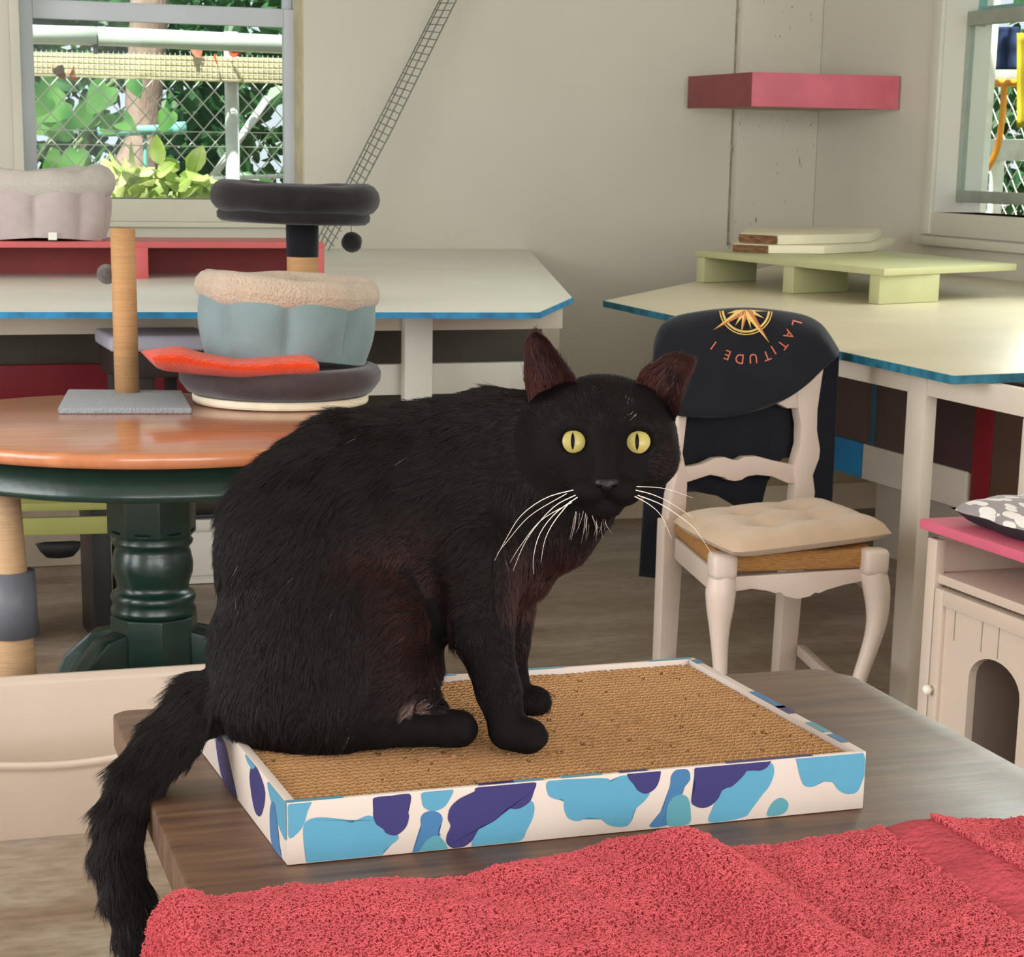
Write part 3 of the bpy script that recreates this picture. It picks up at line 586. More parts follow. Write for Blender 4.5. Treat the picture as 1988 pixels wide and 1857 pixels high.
b = MB(); b.lathe([(0.001, 0), (138*sc, 0.0), (146*sc, 6*sc), (147*sc, 16*sc), (140*sc, 26*sc), (0.001, 26*sc)], pc, 64, mod=lambda a, i: 1+0.012*math.sin(3*a)+0.008*math.sin(7*a), ax=tiltR.T); b.build('perch_base', M_dark, t, smooth=True)
b = MB(); b.grid(rollrim(pc, tiltR, 132*sc, H*0.60, 29*sc, 1, 1, 0.055, seed=2.1, flat=1.0)); b.build('perch_rim', M_dark, t, smooth=True)
b = MB(); b.lathe([(0.001, 30*sc), (128*sc, 34*sc)], pc, 40, ax=tiltR.T); b.build('perch_floor', M_dark, t, smooth=True)
bx_ = ony(683, 470, yc)
MB().tube([ony(681, 428, yc), ony(682, 452, yc)], 0.6*sc, 6).build('cord', M_dark, t)
b = MB(); b.lathe([(0.001, -20*sc)]+[(20*sc*math.cos(a), 20*sc*math.sin(a)) for a in np.linspace(-1.4, 1.4, 13)]+[(0.001, 20*sc)], bx_, 28, mod=lambda a, i: 1+0.05*math.sin(5*a+i)); b.build('pompom', M_dark, t, smooth=True)

# ---- wire channel leaning on the back wall
M_wire = mat('galvanised_wire', (128, 130, 128), 0.4, 0.1, 40, metal=0.6)
t = thing('wire_cable_tray', ony(636, 500, 8.6), 'narrow galvanised wire mesh channel leaning against the back wall beside the window', 'wire tray')
LN = [((853.5, 0), (612, 474)), ((858, 0), (618, 480)), ((871, 0), (626, 490)), ((886, 0), (637, 502))]
OFF = [0.05, 0.0, 0.0, 0.0]
def wp(i, s, off=0.0):
    (xa_, ya_), (xb_, yb_) = LN[i]; x = xa_+(xb_-xa_)*s; y = ya_+(yb_-ya_)*s
    p_ = ony(x, y, 8.86-0.12*max(0, s)+off+(0.0, -0.002, -0.03, -0.03)[i]); p_[2] = max(p_[2], ZP+0.004); return p_
for i in range(4):
    MB().tube([wp(i, s) for s in (-0.35, 0.0, 0.5, 1.0)], 0.0028, 6).build('long_wire', M_wire, t)
b = MB()
for q in range(46):
    s = -0.33+q*0.0285
    b.tube([wp(0, s), wp(1, s), wp(2, s), wp(3, s)], 0.0021, 5)
b.build('cross_wires', M_wire, t, kind='stuff')

# ---- things on the round table
c = onz(247, 772, ZR); sc = proj(c)[2]/F
t = thing('scratching_post', c, 'tall thin tan scratching post on a grey carpeted base on the round table', 'scratching post')
q = [onz(112, 791, ZR+0.014), onz(372, 791, ZR+0.014), onz(352, 757, ZR+0.014), onz(132, 755, ZR+0.014)]
MB().prism(q, (0, 0, -0.0138)).build('carpet_base', mat('grey_carpet', (150, 158, 164), 0.95, 0.08, 60, 0.7, 220, 0.1, sheen=0.3), t, bevel=0.004)
ztop = ony(238, 443, c[1])[2]
lean = ony(238, 443, c[1])-c; lean[1] = 0
b = MB(); b.tube([c+np.array([0, 0, 0.012]), c+lean*0.5, c+lean], 23.5*sc, 32)
o = b.build('sisal_post', M_sisal, t, smooth=True)
for e in o.data.edges: pass
b = MB()
pb = ony(207, 532, c[1]+0.02); b.lathe([(0.001, -19*sc)]+[(19*sc*math.cos(a), 19*sc*math.sin(a)) for a in np.linspace(-1.4, 1.4, 11)]+[(0.001, 19*sc)], pb, 24); b.build('toy_ball', mat('grey_fuzz', (92, 88, 84), 0.95, 0.2, 60, 0.8, 200, 0.1, sheen=0.5), t, smooth=True)
# dark bed on a white board
c = onz(545, 779, ZR); c[2] = ZR+0.002; sc = proj(c)[2]/F
zz = lambda py: ony(545, py, c[1])[2]
M_taupe = mat('dark_taupe_plush', (70, 60, 60), 0.95, 0.12, 25, 0.3, 420, 0.1, sheen=0.35)
t = thing('pet_bed', c, 'dark taupe plush bed with white board base, lowest of the pile on the round table', 'pet bed')
MB().lathe([(0.001, 0), (168*sc, 0), (170*sc, 4*sc), (170*sc, 13*sc), (168*sc, 15*sc), (0.001, 15*sc)], c, 72).build('white_board', mat('cream_board_edge', (226, 214, 188), 0.5), t, smooth=False)
I3 = np.eye(3)
h1 = 66*sc
b = MB(); b.lathe([(0.001, 15*sc), (158*sc, 15*sc), (180*sc, 22*sc), (194*sc, 40*sc), (195*sc, 56*sc), (188*sc, 68*sc), (172*sc, 74*sc), (155*sc, 66*sc), (0.001, 62*sc)], c, 72, mod=lambda a, i: 1+0.012*math.sin(3*a+0.5)+0.01*math.sin(8*a+i*0.4)); b.build('plush_cushion', M_taupe, t, smooth=True)
# orange folded towel
ztw = c[2]+73*sc
M_orangec = mat('orange_terry', (232, 70, 24), 0.95, 0.10, 40, 1.0, 170, 0.1, sheen=0.4)
t = thing('folded_towel', np.array([c[0], c[1], ztw]), 'bright orange folded terry towel squeezed between two beds on the round table', 'towel')
P = []
N = 40
top = [(295, 690), (302, 680), (322, 674), (350, 672), (385, 682), (430, 691), (470, 695), (520, 691), (560, 687), (594, 684), (612, 694), (620, 708)]
bot = [(295, 698), (302, 712), (322, 720), (350, 723), (385, 727), (430, 731), (470, 735), (520, 737), (560, 738), (594, 738), (612, 733), (620, 722)]
for side, (pts, dy) in enumerate(((bot, 0), (top, 0))): pass
yf = c[1]-0.235
for i in range(N+1):
    u = i/N; a_, b_ = curve_at(top, u), curve_at(bot, u); row = []
    for k in range(17):
        th = -math.pi/2+math.pi*k/16
        mid = (a_+b_)/2; hgt = (b_-a_)[1]/2
        yo = 0.10*(1-math.cos(th))
        py = mid[1]+hgt*math.sin(th)
        w = ony(mid[0], py, yf+0.0+yo*0.9); row.append(w)
    row2 = []
    for k in range(9):                              # back part, flat, running under the blue bed
        p_, q_ = row[-1], row[0]; row2.append(lerp(p_, q_, k/8)+np.array([0, 0.16*math.sin(math.pi*k/8), 0]))
    P.append(row+row2[1:])
b = MB(); b.grid(P); n_ = len(P[0]); b.add(P[0][:-1], [tuple(range(n_-1))]); b.add(P[-1][:-1], [tuple(range(n_-1))])
o = b.build('towel_roll', M_orangec, t, smooth=True)
# blue bed with cream rim on top
ct = np.array([ony(553, 700, c[1])[0], c[1], ztw+14*sc])
tl_ = np.array(Matrix.Rotation(math.radians(3.2), 3, 'Y'))
M_bluep = mat('grey_blue_cotton', (122, 140, 142), 0.9, 0.05, 20, 0.25, 300, 0.15, sheen=0.25)
M_cream = mat('cream_fleece', (198, 176, 154), 0.97, 0.07, 30, 1.0, 150, 0.1, sheen=0.5)
t = thing('pet_bed', ct, 'grey blue padded pet bed with thick cream fleece rim, topmost on the round table', 'pet bed')
hb = 112*sc
P, R_ = quilted(ct, 158*sc, 172*sc, hb, 8, 0.17, n=160, bulge=0.06, tilt=tl_, phase=0.28)
b = MB(); b.grid(P); b.add(P[0][:-1], [tuple(range(len(P[0])-1))]); b.build('padded_side', M_bluep, t, smooth=True)
b = MB(); b.grid(rollrim(ct, R_, 148*sc, hb+12*sc, 30*sc, 1, 1, 0.07, seed=0.6, flat=1.0)); b.build('fleece_rim', M_cream, t, smooth=True)
b = MB(); b.lathe([(0.001, hb*0.5), (150*sc, hb*0.55)], ct, 40, ax=tl_.T); b.build('bed_floor', M_cream, t, smooth=True)

# ---- stool with pale lavender seat under the back platform
ys_ = 5.62
c = ony(300, 690, ys_); sc = proj(c)[2]/F; zt2, zs2_, zl = ony(300, 652, ys_)[2], ony(300, 690, ys_)[2], 0
t = thing('stool', (c[0], ys_+0.1, 0), 'small dark stool with a pale lavender seat under the back platform', 'stool')
x0, x1 = ony(213, 680, ys_)[0], ony(420, 680, ys_)[0]
MB().span((x0, ys_, zs2_+0.01), (x1, ys_+0.28, zt2)).build('seat_pad', mat('pale_lavender_cloth', (176, 174, 190), 0.9, 0.05, 20), t, bevel=0.015, seg=3)
MB().span((x0+0.01, ys_+0.01, zs2_-0.06), (x1-0.01, ys_+0.27, zs2_+0.01)).build('seat_frame', mat('near_black_brown', (40, 30, 28), 0.6), t, bevel=0.004)
for p0, p1, dy in ((213, 228, 0), (270, 302, 0), (350, 372, 0.2), (240, 255, 0.2)):
    a0, a1 = ony(p0, 700, ys_)[0], ony(p1, 700, ys_)[0]
    MB().span((a0, ys_+0.02+dy, 0), (a1, ys_+0.06+dy, zs2_-0.05)).build('leg', MATS['near_black_brown'], t, bevel=0.003)

# ---- floor post at the left with a grey sleeve
yq = 4.42
c = np.array([ony(16, 1100, yq)[0], yq, 0]); sc = proj([c[0], yq, 0.5])[2]/F
t = thing('scratching_post', c, 'thick tan scratching post with a grey sleeve standing beside the green pedestal', 'scratching post')
zz = lambda py: ony(20, py, yq)[2]
MB().box((c[0]+0.01, c[1], 0.012), (0.13, 0.12, 0.024)).build('base', mat('grey_carpet', (150, 158, 164)), t, bevel=0.004)
b = MB(); b.tube([c+np.array([0.012, 0, 0.02]), np.array([c[0]-0.002, yq, zz(946)])], [46*sc, 29*sc], 32); b.build('sisal_post', mat('pale_sisal', (196, 160, 122), 0.85, 0.1, 9, 0.4, 40, 0.2, stretch=(1, 1, 30)), t, smooth=True)
b = MB(); b.tube([np.array([c[0]+0.006, yq, zz(1233)]), np.array([c[0]+0.004, yq, zz(1108)])], [50*sc, 47*sc], 32); b.build('grey_sleeve', mat('slate_grey_plastic', (98, 100, 108), 0.5), t, smooth=True)
MB().tube([np.array([c[0]-0.002, yq, zz(946)]), np.array([c[0]-0.002, yq, zz(940)])], 24*sc, 24).build('cap', mat('near_black_brown', (40, 30, 28)), t)
MB().box(ony(64, 1163, yq-0.01), (0.012, 0.02, 0.022)).build('clip', M_white, t, bevel=0.002)

# ---- white litter tray on the floor
M_tray = mat('white_plastic', (202, 184, 168), 0.35, 0.03, 6, spec=0.5)
yt0, yt1 = onz(100, 1624, 0)[1]-0.03, onz(100, 1624, 0)[1]+0.31
xt0, xt1 = -0.12, 0.92
t = thing('litter_tray', (0.4, (yt0+yt1)/2, 0), 'white plastic litter tray with a dipped front rim on the floor beside the table', 'litter tray')
zb_ = ony(200, 1300, yt1)[2]
def rim_z(s):                                       # front rim dips at the middle
    base = ony(100, 1462, yt0)[2]
    return base + 0.006*math.sin(s*9) - 0.012*math.exp(-((s-0.62)/0.18)**2) + (0.05*max(0, (s-0.85)/0.15)**2)
b = MB(); NX = 40
def tray_path(m_):                                   # closed loop: front left->right, right side, back, left side
    pts = []
    r = 0.05
    for i in range(NX+1):
        s = i/NX; pts.append((xt0+r+(xt1-xt0-2*r)*s, yt0, s))
    for i in range(1, 7): a = -math.pi/2+math.pi/2*i/6; pts.append((xt1-r+r*math.cos(a), yt0+r+r*math.sin(a), 1))
    for i in range(1, 9): pts.append((xt1, yt0+r+(yt1-yt0-2*r)*i/8, 1+i/8))
    for i in range(1, 7): a = math.pi/2*i/6; pts.append((xt1-r+r*math.cos(a), yt1-r+r*math.sin(a), 2))
    for i in range(1, NX+1): pts.append((xt1-r-(xt1-xt0-2*r)*i/NX, yt1, 2))
    for i in range(1, 7): a = math.pi/2+math.pi/2*i/6; pts.append((xt0+r+r*math.cos(a), yt1-r+r*math.sin(a), 2))
    for i in range(1, 9): pts.append((xt0, yt1-r-(yt1-yt0-2*r)*i/8, 2-i/8))
    for i in range(1, 6): a = math.pi+math.pi/2*i/6; pts.append((xt0+r+r*math.cos(a), yt0+r+r*math.sin(a), 0.0))
    return pts
tp = tray_path(0); cx_, cy_ = (xt0+xt1)/2, (yt0+yt1)/2
def rz_(s):
    if s <= 1: return rim_z(s)
    f = s-1; f = f*f*(3-2*f); return rim_z(1)*(1-f)+zb_*f
rows = []
def ring(inset, zf):
    rr = []
    for x, y, s in tp:
        rr.append(np.array([cx_+(x-cx_)*(1-inset/0.5*0.96), cy_+(y-cy_)*(1-inset/0.17), zf(s)]))
    return rr
rows = [ring(0.03, lambda s: 0.0), ring(0.027, lambda s: 0.004), ring(0.008, lambda s: rz_(s)-0.026), ring(0.006, lambda s: rz_(s)-0.018), ring(-0.002, lambda s: rz_(s)-0.014), ring(-0.003, lambda s: rz_(s)-0.004), ring(0.001, lambda s: rz_(s)), ring(0.007, lambda s: rz_(s)-0.002), ring(0.010, lambda s: rz_(s)-0.02), ring(0.034, lambda s: 0.008)]
rows = [r + [r[0]] for r in rows]
b.grid(rows); b.add(rows[0][:-1], [tuple(range(len(tp)))]); b.add(rows[-1][:-1], [tuple(range(len(tp)))])
b.build('tray_shell', M_tray, t, smooth=True)

# ---- olive green slatted riser, black tray and white drawer box under the back platform
yg = 5.45
t = thing('slatted_riser', (0.45, yg+0.15, 0), 'yellow green low riser with legs in the shade behind the green pedestal', 'riser')
M_lime = mat('yellow_green_paint', (150, 150, 84), 0.55, 0.06, 8)
za, zb2 = ony(100, 985, yg)[2], ony(100, 1030, yg)[2]
xg0, xg1 = ony(-60, 1000, yg)[0], ony(225, 1000, yg)[0]
MB().box(((xg0+xg1)/2, yg+0.16, za), (xg1-xg0, 0.30, 0.02), -0.10).build('riser_top', M_lime, t, bevel=0.002)
MB().box(((xg0+xg1)/2, yg+0.02, zb2+0.01), (xg1-xg0, 0.02, 0.045), -0.10).build('front_board', M_lime, t, bevel=0.002)
for px in (-60, 182):
    x = ony(px, 1000, yg)[0]; MB().span((x, yg+0.05, 0.0), (x+0.05, yg+0.28, za-0.01)).build('leg', mat('black_plastic', (22, 22, 22), 0.4), t, bevel=0.002)
c = onz(108, 1086, 0)
b = MB(); b.lathe([(0.001, 0.0), (0.16, 0.0), (0.19, 0.03), (0.20, 0.075), (0.19, 0.08), (0.17, 0.035), (0.001, 0.03)], (c[0], c[1], 0), 40, ax=np.array([[1.0, 0, 0], [0, 0.6, 0], [0, 0, 1.]])); b.build('shallow_basin', mat('black_plastic', (22, 22, 22), 0.4), smooth=True, label='black shallow basin on the floor left of the green pedestal', cat='basin')
yw = 6.2
t = thing('drawer_box', (ony(400, 1040, yw)[0], yw+0.15, 0), 'low white drawer box on the floor right of the green pedestal', 'drawer box')
x0, x1 = ony(330, 1040, yw)[0], ony(520, 1040, yw)[0]; zA, zB, zC_ = ony(400, 1006, yw)[2], ony(400, 1031, yw)[2], 0.0
MB().span((x0, yw+0.01, 0.002), (x1, yw+0.3, zA)).build('body', M_white, t, bevel=0.003)
MB().span((x0+0.004, yw, zB+0.003), (x1-0.004, yw+0.012, zA-0.004)).build('drawer_front', M_white, t, bevel=0.002)
MB().span((x0+0.004, yw, 0.03), (x1-0.004, yw+0.012, zB-0.003)).build('drawer_front', M_white, t, bevel=0.002)
MB().span((x0-0.02, yw-0.004, zA), (x1, yw+0.25, zA+0.012)).build('box_lid', mat('black_plastic', (22, 22, 22)), t, bevel=0.002)

# ---- yellow-green riser on the right platform
t = thing('low_riser', onz(1700, 598, ZQ), 'pale lime green low riser standing on the right hand platform', 'riser')
L1, L2, L3 = onz(1352, 547, ZQ), onz(1517, 570, ZQ), onz(1690, 598, ZQ)
M_pgreen = mat('pale_lime_paint', (186, 186, 140), 0.5, 0.06, 8)
zs_ = onp(1690, 524, L3, (0, 1, 0))[2]
zs_ = 0.5*(zs_+onp(1352, 488, L1, (0, 1, 0))[2])
f1, f3 = onz(1350, 486, zs_), onz(1717, 522, zs_); e1 = onz(1974, 512, zs_)
bk = onz(1432, 478, zs_)
poly = [f1, f3, e1, np.array([min(XR-0.02, e1[0]), e1[1]+1.0, zs_]), np.array([min(XR-0.05, f1[0]+0.9), f1[1]+0.35, zs_])]
MB().prism(poly, (0, 0, -0.022)).build('riser_top', M_pgreen, t, bevel=0.002)
ed = (f3-f1)/np.linalg.norm(f3-f1); nn = np.array([-ed[1], ed[0], 0]); nn = nn if nn[0] > 0 else -nn
for f, wd, dp in ((0.005, 0.03, 0.28), (0.50, 0.035, 0.28), (0.93, 0.03, 0.30)):
    q = lerp(f1, f3, f); d2 = np.array([1.0, 0.35, 0]); d2 /= np.linalg.norm(d2)
    pb = q+ed*0.0; poly2 = [np.array([*(pb)[:2], ZQ+0.001]), np.array([*(pb+ed*wd*2.0)[:2], ZQ+0.001]), np.array([*(pb+ed*wd*2.0+d2*dp)[:2], ZQ+0.001]), np.array([*(pb+d2*dp)[:2], ZQ+0.001])]
    poly2 = [lerp(p_, [*(sum(poly2)/4)[:2], p_[2]], 0.03) for p_ in poly2]
    MB().prism(poly2, (0, 0, zs_-0.0225-ZQ-0.001)).build('leg', M_pgreen, t, bevel=0.002)
# boards lying on it
M_raw = mat('raw_split_wood', (128, 96, 68), 0.9, 0.35, 30, 1.0, 60, 0.1, stretch=(1, 1, 3))
M_wboard = mat('cream_painted_board', (222, 214, 186), 0.5, 0.05, 5)
def plank(name, pxs, z0, h, label):
    p = [onz(x, y, z0) for x, y in pxs]
    t = thing(name, sum(p)/len(p), label, 'board')
    MB().prism([q for q in p], (0, 0, h)).build('board_body', M_wboard, t, bevel=0.004)
    a, c = p[0], p[1]; d = c-a; n = np.array([d[1], -d[0], 0]); n /= np.linalg.norm(n)
    if n[0] > 0: n = -n
    Pg = []
    for i in range(13):
        row = []
        for k in range(5):
            jit = 0.010*noise.noise(Vector((i*0.9, k*0.8, z0*30)))
            row.append(lerp(a, c, i/12)+n*(0.003+abs(jit))+np.array([0, 0, 0.002+(h-0.004)*k/4]))
        Pg.append(row)
    MB().grid(Pg).build('split_end', M_raw, t)
    return p
z0b = zs_+0.001
plank('painted_board', [(1423, 489), (1492, 492), (1600, 493), (1690, 489), (1737, 477), (1700, 470), (1440, 474)], z0b, 0.030, 'cream painted board with split wood end, lower one on the pale lime riser')
plank('painted_board', [(1436, 471), (1510, 475), (1620, 473), (1690, 470), (1712, 461), (1680, 455), (1450, 458)], z0b+0.031, 0.034, 'cream painted board with split wood end, upper one on the pale lime riser')

# ---- pink corner shelf high on the wall
M_pink = mat('rose_pink_paint', (206, 104, 118), 0.45, 0.10, 7, 0.03, 30)
M_maroon = mat('dusky_maroon_paint', (136, 66, 70), 0.55, 0.08, 9)
qa = ony(1335, 180, YB-0.062)
ysol = min(np.linspace(6.8, 8.9, 600), key=lambda y: abs(proj([qa[0], y, 1.6])[0]-1460))
qb = np.array([qa[0], ysol, 0]); qc = np.array([XR-0.002, onx(1750, 185, XR)[1], 0])
ztp, zbt = 0.5*(onp(1460, 144, qb, FV)[2]+ony(1335, 152, YB)[2]), 0.5*(onp(1460, 212, qb, FV)[2]+ony(1335, 209, YB)[2])
t = thing('wall_shelf', (qa[0]+0.2, ysol+0.4, zbt), 'rose pink corner shelf fixed high on the stained column', 'shelf')
pt = [np.array([qa[0], YB-0.062, ztp]), np.array([qb[0], qb[1], ztp]), np.array([qc[0], qc[1], ztp]), np.array([XR-0.002, YB-0.062, ztp])]
def wallstrip(p, q, z0, z1, th, m, name):
    d = q-p; d = d/np.linalg.norm(d); n = np.array([-d[1], d[0], 0]); n = n if n @ (np.array([XR, YB, 0])-p*np.array([1, 1, 0])) > 0 else -n
    P4 = [np.array([p[0], p[1], z0]), np.array([q[0], q[1], z0]), np.array([q[0], q[1], z1]), np.array([p[0], p[1], z1])]
    MB().prism(P4, n*th).build(name, m, t, bevel=0.002)
wallstrip(pt[0], pt[1], zbt, ztp, 0.02, M_maroon, 'side_board'); 
e12 = (pt[2]-pt[1]); 
wallstrip(pt[1]+e12*0.0, pt[1]+e12*0.985, zbt, ztp, 0.02, M_pink, 'front_board')
MB().prism([lerp(p_, (pt[0]+pt[1]+pt[2]+pt[3])/4, 0.06)*np.array([1, 1, 0])+np.array([0, 0, zbt+0.002]) for p_ in pt], (0, 0, 0.016)).build('shelf_board', mat('shelf_underside', (176, 150, 118), 0.6), t)

# ---- white cabinet with a pink top at the right
XC = 2.06; zct = 0.615
cA = onx(1806, 1022, XC)
zct = cA[2]; yfar = cA[1]
ynear = yfar-0.62
t = thing('cabinet', (XC+0.2, (yfar+ynear)/2, 0), 'white litter cabinet with arched opening and pink top at the right', 'cabinet')
M_cab = mat('cabinet_white', (196, 178, 162), 0.5, 0.04, 5, 0.04, 30)
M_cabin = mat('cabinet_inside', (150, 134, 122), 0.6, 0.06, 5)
DX = 0.40
zsh = onx(1850, 1112, XC)[2]; zdt = onx(1821, 1136, XC)[2]
st = 0.035
# end panels, shelf, back
MB().span((XC, yfar-0.018, 0), (XC+DX, yfar, zct-0.02)).build('side_panel', M_cab, t, bevel=0.002)
MB().span((XC, ynear, 0), (XC+DX, ynear+0.018, zct-0.02)).build('side_panel', M_cab, t, bevel=0.002)
MB().span((XC+0.004, ynear+0.018, zdt+0.003), (XC+DX, yfar-0.018, zdt+0.021)).build('shelf', M_cab, t, bevel=0.002)
MB().span((XC+DX-0.01, ynear+0.018, 0.02), (XC+DX, yfar-0.018, zct-0.02)).build('back_panel', M_cabin, t)
MB().span((XC-0.004, yfar-st, 0), (XC+0.016, yfar, zct-0.02)).build('corner_stile', M_cab, t, bevel=0.003)
b = MB()
zct += 0.012
ptp = [np.array([XC-0.014, yfar+0.018, zct-0.018]), np.array([XC-0.014, ynear-0.02, zct-0.018]), np.array([XC+DX+0.01, ynear-0.02, zct-0.018]), np.array([XC+DX+0.01, yfar+0.018, zct-0.018])]
MB().prism(ptp, (0, 0, 0.02)).build('cabinet_top', mat('pink_enamel', (206, 98, 122), 0.4, 0.08, 8), t, bevel=0.004)
# door with an arched opening
dy0, dy1 = ynear+0.02, yfar-st-0.004; dz0, dz1 = 0.03, zdt-0.004
ax0, ax1 = onx(1974, 1380, XC)[1], onx(1872, 1380, XC)[1]
az = onx(1925, 1281, XC)[2]; ar = (ax1-ax0)/2; ac = (ax0+ax1)/2
arch = [(ax1, 0.06), (ax1, az-ar*0.62)] + [(ac+ar*math.cos(a), az-ar*0.62+ar*0.62*math.sin(a)) for a in np.linspace(0, math.pi, 15)[1:-1]] + [(ax0, az-ar*0.62), (ax0, 0.06)]
door = thing('door', (XC, (dy0+dy1)/2, dz0), None, None); door.parent = t; door.matrix_parent_inverse = t.matrix_world.inverted()
bm = bmesh.new()
outer = [bm.verts.new((XC+0.004, y, z)) for y, z in ((dy1, dz0), (dy1, dz1), (dy0, dz1), (dy0, dz0))]
inner = [bm.verts.new((XC+0.004, y, z)) for y, z in arch]
es = [bm.edges.new((l[i], l[(i+1) % len(l)])) for l in (outer, inner) for i in range(len(l))]
bmesh.ops.triangle_fill(bm, use_beauty=True, use_dissolve=False, edges=es)
for f in list(bm.faces):
    cc_ = f.calc_center_median()
    if ax0 < cc_.y < ax1 and 0.06 < cc_.z < az and (cc_.z < az-ar*0.62 or ((cc_.y-ac)/ar)**2+((cc_.z-(az-ar*0.62))/(ar*0.62))**2 < 1): bm.faces.remove(f)
r_ = bmesh.ops.extrude_face_region(bm, geom=bm.faces[:]); bmesh.ops.translate(bm, vec=(0.016, 0, 0), verts=[v for v in r_['geom'] if isinstance(v, bmesh.types.BMVert)])
bmesh.ops.recalc_face_normals(bm, faces=bm.faces); me = bpy.data.meshes.new('door_panel'); bm.to_mesh(me); bm.free()
obj('door_panel', me, M_cab, door)
fr = 0.03
b = MB(); b.span((XC-0.004, dy1-fr, dz0), (XC+0.005, dy1, dz1)); b.span((XC-0.004, dy0, dz0), (XC+0.005, dy0+fr, dz1)); b.span((XC-0.004, dy0+fr, dz1-fr), (XC+0.005, dy1-fr, dz1)); b.span((XC-0.004, dy0+fr, dz0), (XC+0.005, dy1-fr, dz0+fr))
b.build('door_frame', M_cab, door, bevel=0.002)
kp = onx(1801, 1338, XC-0.012)
b = MB(); b.lathe([(0.003, 0), (0.004, 0.006), (0.009, 0.009), (0.0105, 0.014), (0.008, 0.020), (0.001, 0.022)], (XC-0.001, dy1-0.012, kp[2]), 20, ax=np.array([[0, 1, 0], [0, 0, 1], [-1, 0, 0.]])); b.build('knob', M_white, door, smooth=True)
for px in (1902, 1935, 1848):
    y = onx(px, 1250, XC)[1]; MB().span((XC+0.0025, y-0.0008, az+0.005), (XC+0.0045, y+0.0008, dz1-fr)).build('groove', M_cabin, door)
# cushion on the cabinet
def leaf_print():
    m = mat('grey_leaf_print', (150, 142, 142), 0.9, 0.03, 8, 0.2, 200, 0.1, sheen=0.2); nt = m.node_tree; bs = nt.nodes['Principled BSDF']
    tc = nt.nodes.new('ShaderNodeTexCoord'); mp = nt.nodes.new('ShaderNodeMapping'); mp.inputs['Scale'].default_value = (64, 17, 40); mp.inputs['Rotation'].default_value = (0, 0, 0.7)
    v = nt.nodes.new('ShaderNodeTexVoronoi'); v.inputs['Scale'].default_value = 1.0; nt.links.new(tc.outputs['Object'], mp.inputs[0]); nt.links.new(mp.outputs[0], v.inputs[0])
    r = nt.nodes.new('ShaderNodeValToRGB'); r.color_ramp.interpolation = 'CONSTANT'; r.color_ramp.elements[0].color = (*lin((228, 222, 216)), 1); r.color_ramp.elements[1].position = 0.5; r.color_ramp.elements[1].color = (*lin((150, 142, 142)), 1)
    nt.links.new(v.outputs['Distance'], r.inputs[0]); nt.links.new(r.outputs[0], bs.inputs['Base Color']); return m
q0 = onz(1843, 985, zct+0.02)
cu = thing('seat_cushion', (XC+0.22, yfar-0.26, zct), 'grey and white leaf print cushion lying on the pink cabinet top', 'cushion')
P = []
x0c, x1c, y0c, y1c = XC+0.02, XC+DX-0.02, ynear+0.02, yfar-0.03
for side in (1, -1):
    P = []
    for i in range(25):
        row = []
        for j in range(25):
            u, v = i/24*2-1, j/24*2-1
            e = (max(0, 1-abs(u)**4)*max(0, 1-abs(v)**4))**0.5
            wob = 1+0.25*noise.noise(Vector((i*0.35, j*0.35, 3.1)))
            rx = 1-0.03*math.sin(14*v)*abs(u)**6; ry = 1-0.03*math.sin(14*u)*abs(v)**6
            row.append(np.array([(x0c+x1c)/2+(x1c-x0c)/2*u*rx, (y0c+y1c)/2+(y1c-y0c)/2*v*ry, zct+0.028+side*0.040*e*wob if side > 0 else zct+0.028-0.0245*min(1, e*1.6)]))
        P.append(row)
    MB().grid(P).build('cushion_cover' if side > 0 else 'cushion_back', leaf_print() if side > 0 else mat('charcoal_cloth', (40, 38, 42), 0.9), cu, smooth=True)

# ================================================================== CHAIR WITH T-SHIRT
ZS = 0.48; DZ = ZS-0.45
cA_, cB_, cC_, cD_ = onz(1403, 1078, ZS), onz(1697, 1070, ZS), onz(1316, 1008, ZS), onz(1566, 985, ZS)
M_chair = mat('cream_white_chair_paint', (208, 190, 176), 0.45, 0.04, 8, 0.04, 40)
ch = thing('dining_chair', ((cA_+cD_)/2)*np.array([1, 1, 0]), 'cream white wooden chair with rush seat and cabriole front legs', 'chair')
bd = (cD_-cC_)/np.linalg.norm(cD_-cC_); bn = np.array([bd[1], -bd[0], 0]); bn = bn if bn @ CAM[:3]*0+bn[1] < 0 else -bn    # points towards the camera side
def bp_(x, y, off=0.0): return onp(x, y, cC_+bn*off, bn)
def flat(name, px, parent, m, th=0.03, off=0.0, bevel=0.004, **kw):
    MB().prism([bp_(x, y, off) for x, y in px], -bn*th).build(name, m, parent, bevel=bevel, **kw)
flat('back_post', [(1297, 1012), (1303, 960), (1312, 925), (1312, 880), (1317, 820), (1316, 700), (1320, 640), (1345, 640), (1342, 700), (1333, 820), (1326, 880), (1331, 905), (1335, 940), (1331, 1012)], ch, M_chair)
flat('back_post', [(1538, 1000), (1545, 935), (1543, 905), (1555, 862), (1556, 825), (1549, 785), (1547, 700), (1556, 640), (1596, 640), (1604, 690), (1598, 725), (1588, 795), (1587, 835), (1593, 872), (1591, 890), (1579, 922), (1583, 955), (1578, 1000)], ch, M_chair)
flat('crest_rail', [(1340, 640), (1400, 622), (1450, 618), (1500, 622), (1550, 640), (1551, 792), (1530, 793), (1504, 780), (1528, 774), (1535, 760), (1500, 740), (1450, 730), (1400, 740), (1340, 760)], ch, M_chair, 0.022, -0.004)
